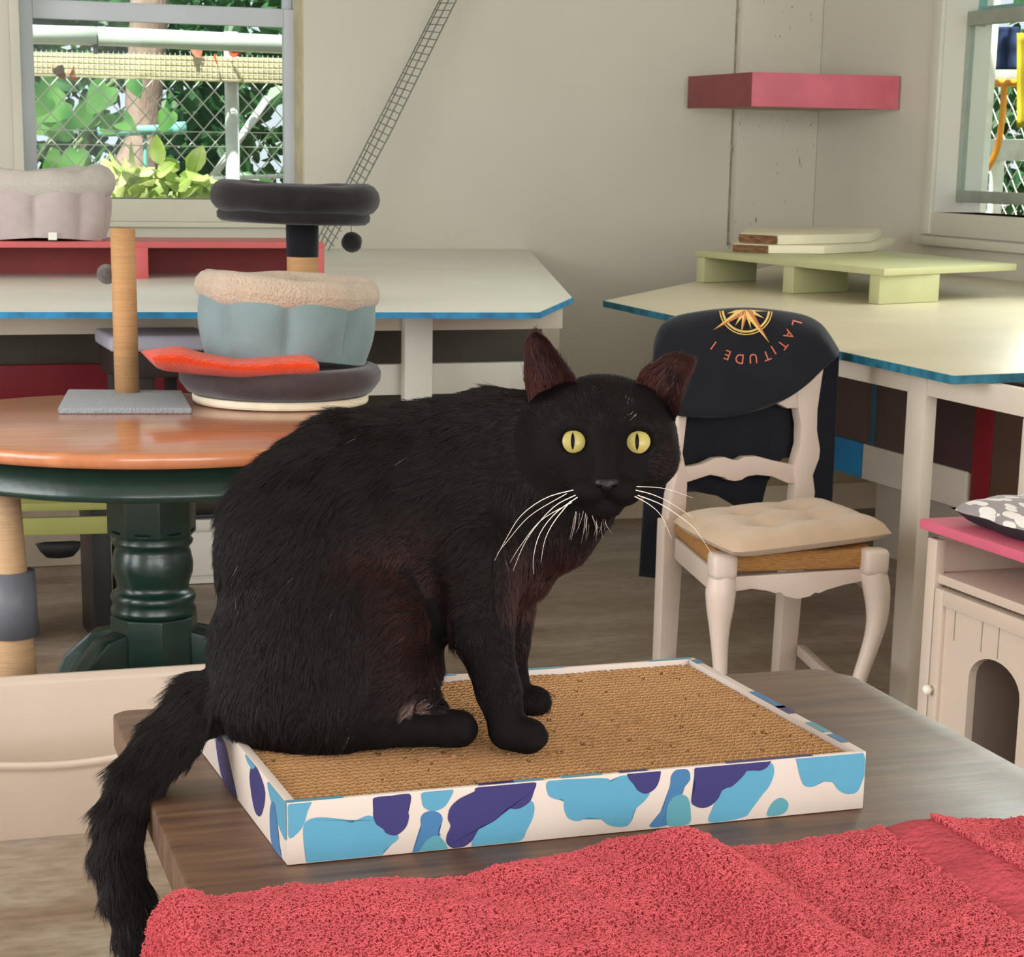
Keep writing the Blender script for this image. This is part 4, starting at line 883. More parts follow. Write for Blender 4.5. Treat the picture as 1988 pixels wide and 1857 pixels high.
flat('middle_rail', [(1326, 906), (1345, 904), (1365, 900), (1388, 889), (1408, 887), (1424, 892), (1432, 893), (1446, 886), (1470, 885), (1500, 893), (1545, 902), (1545, 938), (1530, 938), (1500, 925), (1470, 922), (1452, 925), (1446, 928), (1440, 932), (1428, 934), (1414, 932), (1407, 927), (1401, 926), (1380, 922), (1360, 928), (1326, 939)], ch, M_chair, 0.022, -0.004)
def leg_poly(top, low, name):                       # rear leg: front outline to the floor
    p = [bp_(*q) for q in top+low]; l, r = p[0], p[1]; r2, l2 = p[2], p[3]
    f = lambda a, c: a+(c-a)*((a[2]-0.001)/(a[2]-c[2]))
    MB().prism([l, r, f(r, r2), f(l, l2)], -bn*0.032).build(name, M_chair, ch, bevel=0.004)
leg_poly([(1291, 1008), (1331, 1008)], [(1313, 1280), (1281, 1280)], 'leg')
leg_poly([(1532, 1000), (1572, 1000)], [(1545, 1290), (1513, 1290)], 'leg')
# seat: rush, blocks, aprons
fd = (cB_-cA_)/np.linalg.norm(cB_-cA_); fn = np.array([fd[1], -fd[0], 0]); fn = fn if fn[1] < 0 else -fn
def fp_(x, y, off=0.0): return onp(x, y, cA_+fn*off, fn)
M_rush = mat('woven_rush', (190, 138, 82), 0.7, 0.22, 60, 0.8, 90, 0.25, stretch=(1, 1, 6))
rp = [cA_-fd*0.01, cB_+fd*0.01, cD_+bd*0.008, cC_-bd*0.008]
rp = [np.array([q[0], q[1], 0.412+DZ]) for q in rp]
MB().prism(rp, (0, 0, 0.042)).build('rush_seat', M_rush, ch, bevel=0.014, seg=4)
for q in (cA_, cB_):
    b = MB(); b.lathe([(0.020, 0.400+DZ), (0.027, 0.404+DZ), (0.029, 0.415+DZ), (0.029, 0.448+DZ), (0.026, 0.455+DZ), (0.015, 0.457+DZ)], (q[0], q[1], 0), 24, mod=lambda a, i: 1/max(abs(math.cos(a)), abs(math.sin(a)))**0.55, ax=np.array([fd, -fn, [0, 0, 1.]])); b.build('corner_block', M_chair, ch, smooth=True)
MB().prism([fp_(x, y, -0.002) for x, y in [(1428, 1119), (1676, 1104), (1676, 1128), (1640, 1135), (1606, 1145), (1590, 1152), (1584, 1150), (1572, 1158), (1548, 1163), (1525, 1158), (1514, 1150), (1506, 1152), (1490, 1147), (1460, 1143), (1428, 1148)]], -fn*0.02).build('apron', M_chair, ch, bevel=0.003)
for p, q in ((cA_, cC_), (cB_, cD_)):
    d = q-p; L = np.linalg.norm(d); MB().box(((p+q)/2)[:2].tolist()+[0.385+DZ], (L-0.03, 0.018, 0.05), math.atan2(d[1], d[0])).build('apron', M_chair, ch, bevel=0.003)
    e = 0.14 if p is cA_ else 0.13
    MB().box(((p+q)/2)[:2].tolist()+[e], (L-0.02, 0.02, 0.028), math.atan2(d[1], d[0])).build('stretcher', M_chair, ch, bevel=0.004)
sp = proj(cA_)[2]/F
for path in ([(1402, 1112, 24), (1401, 1130, 28), (1399, 1150, 30), (1398, 1180, 27), (1397, 1215, 21), (1397, 1250, 17), (1398, 1300, 14), (1398, 1360, 13), (1396, 1420, 15), (1392, 1462, 20)],
             [(1694, 1100, 24), (1697, 1118, 27), (1702, 1145, 27), (1704, 1175, 24), (1702, 1205, 21), (1694, 1240, 18), (1681, 1280, 16), (1668, 1320, 15), (1660, 1370, 15), (1664, 1425, 17), (1672, 1462, 22)]):
    pts = [fp_(x, y, 0.0) for x, y, r in path]; rr = [r*sp for x, y, r in path]
    pts.append(np.array([pts[-1][0], pts[-1][1], 0.0])); rr.append(rr[-1])
    pts[-2] = np.array([pts[-2][0], pts[-2][1], max(pts[-2][2], 0.03)])
    P2 = [curve_at(pts, u) for u in np.linspace(0, 1, 36)]; R2 = [float(np.interp(u, np.linspace(0, 1, len(rr)), rr)) for u in np.linspace(0, 1, 36)]
    MB().tube(P2, R2, 16).build('leg', M_chair, ch, smooth=True)
# seat pad
M_pad = mat('beige_linen', (196, 170, 144), 0.9, 0.05, 18, 0.3, 260, 0.12, sheen=0.25)
qs = [onz(1300, 1022, 0.466+DZ), onz(1424, 1086, 0.466+DZ), onz(1738, 1046, 0.466+DZ), onz(1594, 992, 0.466+DZ)]
pad = thing('seat_pad', sum(qs)/4, 'beige tufted seat pad lying on the cream white chair', 'cushion')
def padpt(u, v, side):
    uu, vv = 2*u-1, 2*v-1
    a = abs(uu)**4+abs(vv)**4; pinch = 1-0.03*(uu*uu*vv*vv)
    base = lerp(lerp(qs[0], qs[3], u), lerp(qs[1], qs[2], u), v); cen = sum(qs)/4
    base = cen+(base-cen)*pinch
    e = max(0, 1-abs(uu)**5)**0.5*max(0, 1-abs(vv)**5)**0.5
    tuft = sum(math.exp(-(((u-a_)/0.10)**2+((v-b_)/0.10)**2)) for a_ in (0.33, 0.67) for b_ in (0.33, 0.67))
    seam = 0.35*math.exp(-((v-0.33)/0.03)**2)+0.35*math.exp(-((v-0.67)/0.03)**2)+0.35*math.exp(-((u-0.33)/0.03)**2)+0.35*math.exp(-((u-0.67)/0.03)**2)
    wob = 1+0.2*noise.noise(Vector((u*4, v*4, 1)))
    e2 = max(0, 1-abs(uu)**8)**0.5*max(0, 1-abs(vv)**8)**0.5
    h = 0.034*e2*wob*(1-0.5*min(1, tuft)-0.2*min(1, seam)) if side > 0 else -0.02*e2
    return base+np.array([0, 0, h+0.012])
for side in (1, -1):
    MB().grid([[padpt(i/36, j/36, side) for i in range(37)] for j in range(37)]).build('pad_top' if side > 0 else 'pad_underside', M_pad, pad, smooth=True)

# ---- black t-shirt hung upside down over the chair back
M_shirt = mat('black_cotton', (30, 31, 38), 0.9, 0.08, 14, 0.2, 500, 0.15, sheen=0.15)
TOP = [(1266, 700), (1271, 662), (1284, 634), (1306, 619), (1335, 611), (1390, 603), (1450, 600), (1510, 605), (1560, 614), (1592, 630), (1612, 654), (1629, 682)]
BOT = [(1266, 745), (1276, 785), (1292, 800), (1312, 806), (1335, 809), (1380, 811), (1430, 807), (1480, 794), (1525, 775), (1565, 748), (1600, 715), (1628, 690)]
tx = np.array([p[0] for p in TOP]); ty = np.array([p[1] for p in TOP])
def ztop_at(x): return float(np.interp(x, tx, ty))
def front(px, py, eps=0.0):
    d = py-ztop_at(px)
    k = max(0.0, 1-max(d, 0)/30.0)
    off = 0.016 - 0.030*k*k + 0.0045*math.sin(px*0.055+py*0.02) + 0.003*math.sin(px*0.021-py*0.05+1) + 0.006*max(0, d)/200 + eps
    return bp_(px, py, off)
BK = [(1240, 1118), (1276, 1122), (1300, 1010), (1311, 955), (1350, 954), (1392, 962), (1440, 990), (1474, 998), (1490, 935), (1518, 890), (1550, 885), (1586, 985), (1614, 1002)]
b = MB(); rows = []
NS = 60
for i in range(NS+1):
    s = i/NS; tp_, bt_, bk_ = curve_at(TOP, s), curve_at(BOT, s), np.array([np.interp(s, np.linspace(0, 1, len(BK)), [p[k_] for p in BK]) for k_ in (0, 1)])
    row = []
    for j in range(15): row.append(front(*(bt_+(tp_-bt_)*j/14)))
    p0 = row[-1]; top_b = bp_(tp_[0], tp_[1]+3, -0.050)
    for j in range(1, 4):
        f = j/4; row.append(lerp(p0, top_b, f)+np.array([0, 0, 0.006*math.sin(math.pi*f)]))
    for j in range(21):
        f = j/20; q = tp_+(bk_-tp_)*f+np.array([0, 3*(1-f)])
        row.append(bp_(q[0], q[1], -0.050-0.012*math.sin(q[0]*0.06+f*2)*f-0.008*f))
    rows.append(row)
b.grid(rows)
sh = thing('t_shirt', bp_(1450, 600), 'black t-shirt with golden compass print hung upside down over the chair back', 't-shirt')
o = b.build('shirt_body', M_shirt, sh, smooth=True)
md = o.modifiers.new('thick', 'SOLIDIFY'); md.thickness = 0.0016; md.offset = -1
def flatprint(name, polys, m, parent, eps=0.0024, sub=3):
    bm = bmesh.new()
    for poly in polys:
        try: bm.faces.new([bm.verts.new((x, y, 0)) for x, y in poly])
        except ValueError: pass
    bmesh.ops.triangulate(bm, faces=bm.faces)
    for _ in range(sub): bmesh.ops.subdivide_edges(bm, edges=[e for e in bm.edges if e.calc_length() > 6], cuts=1)
    bmesh.ops.triangulate(bm, faces=bm.faces)
    for v in bm.verts: v.co = front(v.co.x, max(v.co.y, ztop_at(v.co.x)+0.5), eps)
    bmesh.ops.recalc_face_normals(bm, faces=bm.faces)
    me = bpy.data.meshes.new(name); bm.to_mesh(me); bm.free()
    return obj(name, me, m, parent)
M_gold = mat('gold_print', (232, 196, 110), 0.6, 0.06, 40); M_copper = mat('copper_print', (192, 112, 62), 0.6, 0.06, 40); M_coralp = mat('salmon_print', (216, 112, 84), 0.6, 0.06, 40)
Z = lambda zx, zy: (1340+zx/6.627, 580+zy/6.627)
CX, CYc = 717, 128
def keep(poly): return poly
def ringpoly(r0, r1, a0=-0.02, a1=math.pi+0.02, n=40):
    out = []
    for i in range(n):
        a, c = a0+(a1-a0)*i/n, a0+(a1-a0)*(i+1)/n
        out.append([Z(CX+r*math.cos(t_), CYc+r*0.98*math.sin(t_)) for r, t_ in ((r0, a), (r1, a), (r1, c), (r0, c))])
    return out
comp = thing('compass_print', front(*Z(CX, CYc+20)), None, None); comp.parent = sh; comp.matrix_parent_inverse = sh.matrix_world.inverted()
flatprint('compass_ring', ringpoly(330, 343)+ringpoly(286, 312), M_gold, comp)
def spike(vx, vy, w):
    L = math.hypot(vx, vy); nx, ny = -vy/L*w, vx/L*w
    bx, by = vx/L*w*1.3, vy/L*w*1.3
    return [Z(CX, CYc), Z(CX+bx+nx, CYc+by+ny), Z(CX+vx, CYc+vy)], [Z(CX, CYc), Z(CX+vx, CYc+vy), Z(CX+bx-nx, CYc+by-ny)]
minor = [spike(*q) for q in ((-140, 215, 30), (66, 262, 30), (238, 122, 28), (-250, 60, 28), (260, 30, 24))]
mid = [spike(*q) for q in ((-64, 332, 36), (330, 30, 30))]
major = [spike(*q) for q in ((-427, 277, 48), (304, 440, 52))]
flatprint('compass_star', [m_[0] for m_ in minor]+[m_[1] for m_ in minor]+[m_[0] for m_ in mid], M_gold, comp, 0.0030)
flatprint('compass_star', [m_[1] for m_ in mid]+[m_[1] for m_ in major][:1]+[major[1][1]], M_copper, comp, 0.0036)
flatprint('compass_star', [m_[0] for m_ in major], M_gold, comp, 0.0040)
def glyph(chr_, zc, up, h, name='letter'):
    cu_ = bpy.data.curves.new('glyph', 'FONT'); cu_.body = chr_; cu_.align_x = 'CENTER'; cu_.resolution_u = 3
    ob = bpy.data.objects.new('glyph', cu_); COL.objects.link(ob); dg = bpy.context.evaluated_depsgraph_get()
    me = ob.evaluated_get(dg).to_mesh(); co = np.array([v.co[:2] for v in me.vertices]); fs = [tuple(p.vertices) for p in me.polygons]
    lo, hi = co.min(0), co.max(0); co = (co-(lo+hi)/2)/(hi[1]-lo[1])*h
    ob.evaluated_get(dg).to_mesh_clear(); bpy.data.objects.remove(ob); bpy.data.curves.remove(cu_)
    u = np.asarray(up, float); u /= np.linalg.norm(u); r = np.array([-u[1], u[0]])      # reading direction runs clockwise round the compass
    vs = [front(*Z(*(np.asarray(zc)+r*x*0.92+u*y)), 0.0024) for x, y in co]
    b_ = MB(); b_.add(vs, fs); b_.build(name, M_coralp, sh)
for chr_, zc, up in (('L', (1372, 318), (122, 36)), ('A', (1272, 458), (110, 62)), ('T', (1192, 592), (86, -64*-1)), ('I', (1073, 660), (72, 112)), ('T', (985, 733), (45, 118)), ('U', (811, 768), (8, 125)), ('D', (632, 772), (-14, 125)), ('E', (475, 722), (-42, 118)), ('1', (298, 600), (-70, 100))):
    glyph(chr_, zc, up, 122)

# ================================================================== SCRATCHER AND TOWEL ON THE TABLE
fl, frt = onz(557, 1680, ZT+0.0005), onz(1676, 1569, ZT+0.0005)
ex = (frt-fl); SW = np.linalg.norm(ex); ex /= SW; ey = np.array([-ex[1], ex[0], 0]); ez = np.array([0, 0, 1.])
SH = 0.5*((onp(563, 1563, fl, -ey)[2]-ZT)+(onp(1681, 1455, frt, -ey)[2]-ZT))
SD = (onz(1338, 1277, ZT+SH)-fl) @ ey
M_card = mat('printed_white_card', (204, 190, 180), 0.45, 0.03, 5, spec=0.4)
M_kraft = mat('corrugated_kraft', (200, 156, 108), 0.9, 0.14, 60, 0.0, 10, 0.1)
M_lb = mat('print_sky_blue', (84, 148, 176), 0.42, 0.03, 30); M_mb = mat('print_mid_blue', (62, 112, 156), 0.42, 0.03, 30); M_tl = mat('print_teal', (84, 146, 160), 0.42, 0.03, 30); M_nv = mat('print_navy', (52, 49, 104), 0.42, 0.03, 30)
sb = thing('cat_scratcher', fl+ex*SW/2+ey*SD/2, 'low cardboard cat scratcher box with blue camouflage print under the black cat', 'cat scratcher')
def sl_(x, y, z): return fl+ex*x+ey*y+ez*z
wt_ = 0.005
def slab(name, x0, x1, y0, y1, z0, z1, m, bevel=0.0015):
    MB().prism([sl_(x0, y0, z0), sl_(x1, y0, z0), sl_(x1, y1, z0), sl_(x0, y1, z0)], ez*(z1-z0)).build(name, m, sb, bevel=bevel)
slab('box_wall', 0, SW, 0, wt_, 0, SH, M_card); slab('box_wall', 0, SW, SD-wt_, SD, 0, SH, M_card)
slab('box_wall', 0, 0.008, wt_, SD-wt_, 0, SH, M_card); slab('box_wall', SW-0.008, SW, wt_, SD-wt_, 0, SH, M_card)
slab('box_bottom', 0.006, SW-0.006, wt_, SD-wt_, 0, 0.004, M_card, 0)
slab('insert_base', 0.009, SW-0.009, wt_+0.001, SD-wt_-0.001, 0.004, SH-0.0145, mat('kraft_base_shade', (168, 124, 82), 0.95), 0)  # darker base of the cells, shade put into the colour
# corrugated insert: flat liners and waved flutes standing on edge
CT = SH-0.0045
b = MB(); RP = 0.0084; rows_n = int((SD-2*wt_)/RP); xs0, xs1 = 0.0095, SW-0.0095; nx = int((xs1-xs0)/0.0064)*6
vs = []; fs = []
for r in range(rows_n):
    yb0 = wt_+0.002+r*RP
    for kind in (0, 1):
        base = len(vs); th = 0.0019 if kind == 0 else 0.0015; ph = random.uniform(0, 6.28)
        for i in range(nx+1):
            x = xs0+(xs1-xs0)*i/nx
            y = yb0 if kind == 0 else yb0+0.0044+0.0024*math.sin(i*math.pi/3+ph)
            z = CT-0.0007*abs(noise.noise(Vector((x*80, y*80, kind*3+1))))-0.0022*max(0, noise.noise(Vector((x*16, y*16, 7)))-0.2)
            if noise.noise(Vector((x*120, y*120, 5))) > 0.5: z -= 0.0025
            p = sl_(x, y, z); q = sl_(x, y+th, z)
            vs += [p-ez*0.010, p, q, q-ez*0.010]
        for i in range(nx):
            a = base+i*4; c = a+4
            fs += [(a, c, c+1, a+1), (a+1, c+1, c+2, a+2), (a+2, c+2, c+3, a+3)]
b.add(vs, fs); b.mi = [0 if i % 3 == 1 else 1 for i in range(len(fs))]; b.build('corrugated_insert', [M_kraft, mat('kraft_face_shade', (164, 120, 80), 0.95, 0.1, 40)], sb, kind='stuff')  # side faces darker than cut edges, shade of the cells put into colour
# loose cardboard crumbs
b = MB()
for i in range(260):
    x, y = random.uniform(0.02, SW-0.02), random.uniform(0.01, SD-0.02)
    if noise.noise(Vector((x*7, y*7, 2))) < 0.02: continue
    a = random.uniform(0, 6.28); s_ = random.uniform(0.0008, 0.0022); d = ex*math.cos(a)+ey*math.sin(a)
    b.box(sl_(x, y, CT+0.0008), (s_*2, s_, s_*0.8), ax=np.array([d, np.cross(ez, d), ez]))
b.build('cardboard_crumbs', mat('kraft_crumb', (160, 116, 70), 0.9), sb, kind='stuff')
# printed patches
def smooth_poly(pts, k=4):
    n = len(pts); out = []
    for i in range(n):
        p = [np.asarray(pts[(i+j) % n], float) for j in (-1, 0, 1, 2)]
        for u in np.arange(k)/k:
            out.append(0.5*((2*p[1])+(-p[0]+p[2])*u+(2*p[0]-5*p[1]+4*p[2]-p[3])*u*u+(-p[0]+3*p[1]-3*p[2]+p[3])*u**3))
    return out
LAY = [0]
def patch(pts3, nrm, m, lift):
    bm = bmesh.new(); f = bm.faces.new([bm.verts.new(tuple(p+nrm*lift)) for p in pts3]); bmesh.ops.triangulate(bm, faces=[f])
    if bm.faces[:] and bm.faces[:][0].normal.dot(Vector(nrm)) < 0: bmesh.ops.reverse_faces(bm, faces=bm.faces)
    me = bpy.data.meshes.new('printed_patch'); bm.to_mesh(me); bm.free(); obj('printed_patch', me, m, sb)
def front_patch(zpts, ox, m, lift=0.0004):
    pp = []
    for p in smooth_poly(zpts):
        w = onp(ox+p[0]/2.761, 1240+p[1]/2.761, fl, -ey)-fl
        pp.append(sl_(min(max(w @ ex, 0.001), SW-0.001), 0, min(max(w @ ez, 0.001), SH-0.001)))
    patch(pp, -ey, m, lift)
front_patch([(500, 875), (560, 870), (620, 868), (600, 920), (580, 990), (545, 1040), (500, 1065), (495, 970)], 380, M_lb)
front_patch([(575, 1040), (585, 985), (630, 958), (700, 955), (780, 965), (835, 985), (880, 960), (950, 950), (1085, 1050), (1050, 1100), (1010, 1130), (995, 1165), (900, 1190), (750, 1205), (610, 1222), (585, 1140)], 380, M_lb)
front_patch([(955, 850), (1050, 838), (1145, 828), (1150, 880), (1135, 910), (1143, 950), (1130, 1000), (1100, 1035), (1065, 1052), (1020, 1040), (1000, 1012), (965, 990), (950, 940), (955, 890)], 380, M_nv, 0.0005)
front_patch([(1215, 823), (1300, 812), (1378, 804), (1365, 850), (1330, 900), (1270, 922), (1222, 900), (1211, 860)], 380, M_lb)
front_patch([(1205, 960), (1225, 930), (1270, 920), (1310, 935), (1322, 970), (1300, 1020), (1310, 1055), (1250, 1080), (1230, 1150), (1160, 1160), (1185, 1080), (1205, 1010)], 380, M_mb, 0.0005)
front_patch([(1200, 1150), (1225, 1090), (1270, 1055), (1310, 1060), (1350, 1125), (1290, 1150)], 380, M_tl, 0.0007)
front_patch([(1510, 793), (1660, 775), (1815, 762), (1810, 820), (1790, 870), (1740, 905), (1700, 910), (1665, 905), (1640, 940), (1590, 980), (1530, 1000), (1500, 1045), (1480, 1080), (1440, 1110), (1390, 1125), (1345, 1095), (1345, 1050), (1365, 1000), (1350, 960), (1365, 900), (1420, 850), (1490, 822)], 380, M_nv, 0.0005)
front_patch([(1520, 1005), (1640, 930), (1690, 890), (1740, 895), (1795, 865), (1815, 900), (1805, 960), (1770, 1030), (1740, 1080), (1600, 1115), (1480, 1120), (1500, 1045)], 380, M_lb)
front_patch([(180, 755), (330, 748), (490, 745), (510, 765), (560, 735), (620, 735), (650, 800), (720, 820), (690, 870), (640, 915), (630, 960), (600, 1000), (540, 1005), (490, 990), (460, 965), (390, 955), (340, 975), (285, 960), (262, 910), (258, 860), (215, 857), (175, 830)], 1000, M_lb)
front_patch([(605, 710), (690, 702), (772, 696), (775, 745), (750, 800), (700, 828), (655, 810), (640, 780), (610, 750)], 1000, M_nv, 0.0005)
front_patch([(865, 700), (925, 700), (938, 750), (910, 790), (895, 830), (860, 850), (830, 900), (825, 990), (720, 1005), (770, 940), (800, 880), (830, 780), (835, 735)], 1000, M_mb)
front_patch([(815, 900), (850, 845), (900, 833), (930, 860), (940, 920), (930, 990), (820, 1000)], 1000, M_tl, 0.0005)
front_patch([(985, 670), (1180, 652), (1362, 634), (1355, 680), (1310, 705), (1250, 700), (1220, 735), (1160, 790), (1115, 800), (1090, 850), (1050, 890), (1000, 905), (950, 885), (945, 850), (965, 790), (960, 730)], 1000, M_nv, 0.0005)
front_patch([(1110, 810), (1160, 780), (1245, 690), (1310, 695), (1375, 665), (1387, 720), (1360, 790), (1310, 850), (1260, 920), (1220, 955), (1045, 985), (1060, 900)], 1000, M_lb)
front_patch([(1512, 622), (1640, 608), (1830, 590), (1870, 620), (1880, 700), (1860, 760), (1830, 820), (1770, 828), (1725, 800), (1700, 765), (1640, 765), (1600, 790), (1550, 785), (1525, 730), (1514, 675)], 1000, M_lb)
front_patch([(1350, 945), (1375, 880), (1420, 850), (1460, 870), (1460, 910), (1425, 940)], 1000, M_tl)
def left_patch(uv, m, lift=0.0003): patch([sl_(0, SD*min(max(u, 0.0), 1), SH*min(max(v, 0.01), 0.99)) for u, v in smooth_poly(uv)], -ex, m, lift)
left_patch([(0.0, 1), (0.17, 1), (0.15, 0.75), (0.10, 0.6), (0.06, 0.45), (0.0, 0.42)], M_lb)
left_patch([(0.05, 0.0), (0.14, 0.05), (0.155, 0.5), (0.13, 0.75), (0.10, 0.72), (0.08, 0.45), (0.07, 0.25)], M_mb, 0.0005)
left_patch([(0.2, 0.75), (0.27, 0.98), (0.33, 0.95), (0.36, 0.7), (0.34, 0.4), (0.3, 0.2), (0.24, 0.3)], M_nv)
left_patch([(0.3, 1), (0.40, 1), (0.38, 0.9), (0.33, 0.88)], M_lb, 0.0005)
left_patch([(0.5, 0), (0.66, 0), (0.74, 0.5), (0.72, 0.8), (0.62, 0.7), (0.55, 0.3)], M_nv)
left_patch([(0.55, 1), (0.75, 1), (0.73, 0.85), (0.6, 0.85)], M_lb, 0.0005)
for u0, u1, m in ((0.94, 0.985, M_mb), (0.42, 0.60, M_mb), (0.36, 0.44, M_nv), (0.17, 0.27, M_tl), (0.07, 0.15, M_mb)):
    patch([sl_(SW-0.008, wt_+(SD-2*wt_)*u0, SH), sl_(SW, wt_+(SD-2*wt_)*u0, SH), sl_(SW, wt_+(SD-2*wt_)*u1, SH), sl_(SW-0.008, wt_+(SD-2*wt_)*u1, SH)], ez, m, 0.0003)
for u0, u1, m in ((0.9, 0.99, M_lb), (0.56, 0.64, M_tl), (0.64, 0.72, M_lb), (0.28, 0.5, M_lb), (0.05, 0.15, M_nv)):
    patch([sl_(SW*u0, SD-wt_, SH), sl_(SW*u1, SD-wt_, SH), sl_(SW*u1, SD, SH), sl_(SW*u0, SD, SH)], ez, m, 0.0003)
for u0, u1, m in ((0.0, 0.09, M_lb), (0.37, 0.42, M_lb), (0.31, 0.37, M_nv), (0.55, 0.6, M_nv), (0.74, 0.9, M_nv), (0.45, 0.52, M_lb)):
    patch([sl_(SW*u0, 0, SH), sl_(SW*u1, 0, SH), sl_(SW*u1, wt_, SH), sl_(SW*u0, wt_, SH)], ez, m, 0.0003)

# ---- red terry towel spread over the near part of the table and its left edge
M_terry = mat('coral_terry_ground', (192, 80, 90), 0.95, 0.10, 40, 0.8, 150, 0.1)
M_pile = mat('coral_terry_pile', (206, 94, 102), 0.9, 0.08, 30, spec=0.1)
TE = [(300, 1712), (322, 1701), (400, 1709), (480, 1697), (560, 1686), (640, 1690), (760, 1680), (900, 1671), (1040, 1641), (1130, 1621), (1190, 1608), (1245, 1622), (1330, 1618), (1500, 1606), (1640, 1590), (1705, 1579), (1780, 1570), (1880, 1561), (1988, 1569), (2200, 1590)]
te = [onz(x, y, ZT+0.022) for x, y in TE]
tX = np.array([p[0] for p in te]); tY = np.array([p[1] for p in te])
xl = 0.2415                                        # where the towel turns down over the table's left edge
def fold_h(x, y):
    px, py, _ = proj([x, y, ZT])
    def ridge(ax_, ay_, bx__, by__, w, h):          # soft ridge along a line
        dx, dy = bx__-ax_, by__-ay_; L = math.hypot(dx, dy); d = ((px-ax_)*dy-(py-ay_)*dx)/L
        s_ = ((px-ax_)*dx+(py-ay_)*dy)/L/L; k = 1 if 0 < s_ < 1 else math.exp(-((s_-min(max(s_, 0), 1))*4)**2)
        return h*k*math.exp(-(d/w)**2)
    h = 0.010+1.2*(ridge(1180, 1600, 1560, 1900, 46, 0.017)+ridge(1350, 1690, 1700, 1930, 30, 0.007)+ridge(380, 1690, 330, 1900, 40, 0.010)+ridge(560, 1680, 980, 1900, 70, 0.007))
    h += 1.4*ridge(1690, 1570, 2050, 1800, 45, 0.010)+ridge(1960, 1560, 2100, 1720, 60, 0.014)+ridge(900, 1660, 1250, 1900, 40, 0.006)
    h += 0.006*noise.noise(Vector((x*9, y*9, 0.3)))+0.0035*noise.noise(Vector((x*24, y*24, 1.3)))
    return h
NXg, NYg = 200, 110
tw_arc = np.linspace(-0.10, 0.92, NXg+1)
def towel(a, r):
    """a: distance from the table's left edge (negative hangs down), r: 0 at the far hem .. 1 near"""
    if a >= 0:
        x = xl+a; y1 = float(np.interp(x, tX, tY)); y = y1+(0.93-y1)*r
        hem = min(1, r*9); z = ZT+0.0015+max(0.003, fold_h(x, y))*(0.55+0.45*math.sin(math.pi/2*hem))
        return np.array([x, y, z])
    y1 = float(np.interp(xl, tX, tY))-0.004+0.35*a+0.05*a*math.sin(a*60); y = y1+(0.93-y1)*r
    th = min(1.0, -a/0.03); bend = math.pi/2*th
    zt = ZT+0.0015+max(0.003, fold_h(xl, y))*(0.55+0.45*math.sin(math.pi/2*min(1, r*9)))
    rr = 0.02; drop = -a-0.03
    x = xl-rr*math.sin(bend)-0.004*math.sin(y*40+a*30)*th-0.25*max(0, drop); z = zt-rr*(1-math.cos(bend))-max(0, drop)*0.95
    return np.array([x, y, z])
GT = [[towel(a, (j/NYg)**1.15) for a in tw_arc] for j in range(NYg+1)]
tw = thing('terry_towel', (0.6, 1.1, ZT), 'coral red terry towel spread over the front of the wooden table', 'towel')
o = MB().grid(GT).build('towel_cloth', M_terry, tw, smooth=True)
md = o.modifiers.new('thick', 'SOLIDIFY'); md.thickness = 0.003; md.offset = -1
# curly pile
def hair(name, roots, pts_list_fn, m, parent, nseg, radius, tip=0.3, kind='stuff'):
    """roots (N,3) -> curves object; pts_list_fn(N) returns (N, nseg+1, 3)"""
    P = pts_list_fn; N = P.shape[0]
    hc = bpy.data.hair_curves.new(name); hc.add_curves([nseg+1]*N)
    hc.attributes['position'].data.foreach_set('vector', P.reshape(-1).astype(np.float32))
    ra = hc.attributes.get('radius') or hc.attributes.new('radius', 'FLOAT', 'POINT')
    prof = np.linspace(1, tip, nseg+1)
    rad = (radius[:, None] if hasattr(radius, '__len__') else np.full((N, 1), radius))*prof[None, :]
    ra.data.foreach_set('value', rad.reshape(-1).astype(np.float32))
    return obj(name, hc, m, parent, kind=kind)
GA = np.array(GT)
N = 110000
jj = RNG.random(N)*NYg*0.80; ii = RNG.random(N)*NXg
j0 = jj.astype(int); i0 = np.minimum(ii.astype(int), NXg-1); fj = (jj-j0)[:, None]; fi = (ii-i0)[:, None]
p = GA[j0, i0]*(1-fj)*(1-fi)+GA[j0, i0+1]*(1-fj)*fi+GA[j0+1, i0]*fj*(1-fi)+GA[j0+1, i0+1]*fj*fi
nr = np.cross(GA[j0, i0+1]-GA[j0, i0], GA[j0+1, i0]-GA[j0, i0]); nr /= np.linalg.norm(nr, axis=1)[:, None]+1e-9; nr[nr[:, 2] < -0.2] *= -1
nr = np.where((nr[:, 2:3] < 0), -nr, nr); hang = tw_arc[i0] < -0.03; nr[hang & (nr[:, 0] > 0)] *= -1
rel = p-CAM; zc_ = rel @ FV; ppx = X0+F*(rel @ RV)/zc_; ppy = Y0-F*(rel @ UV)/zc_
def bandmask(px, py):                               # flat woven border crossing the right part
    l1 = (py-1602)-(px-1700)*0.70; l2 = (py-1578)-(px-1790)*0.58
    return (l1 < 0) & (l2 > 0)
keep_ = ~bandmask(ppx, ppy); p, nr = p[keep_], nr[keep_]; N = len(p)
cl = np.array([noise.noise(Vector((q[0]*70, q[1]*70, q[2]*70))) for q in p])
th_ = RNG.random(N)*2*math.pi; tg = np.stack([np.cos(th_), np.sin(th_), np.zeros(N)], 1)
t2 = np.cross(nr, tg); Lh = (0.0019+0.0013*RNG.random(N)+0.0012*cl)[:, None]
k_ = np.linspace(0, 1, 6)
PH = np.stack([p + nr*(Lh*math.sin(u*math.pi*0.72))*1.05 + tg*Lh*0.75*u*math.sin(u*2.4) + t2*Lh*0.5*math.sin(u*4.2) for u in k_], 1)
hair('terry_pile', None, PH, M_pile, tw, 5, 0.00042, 0.8)
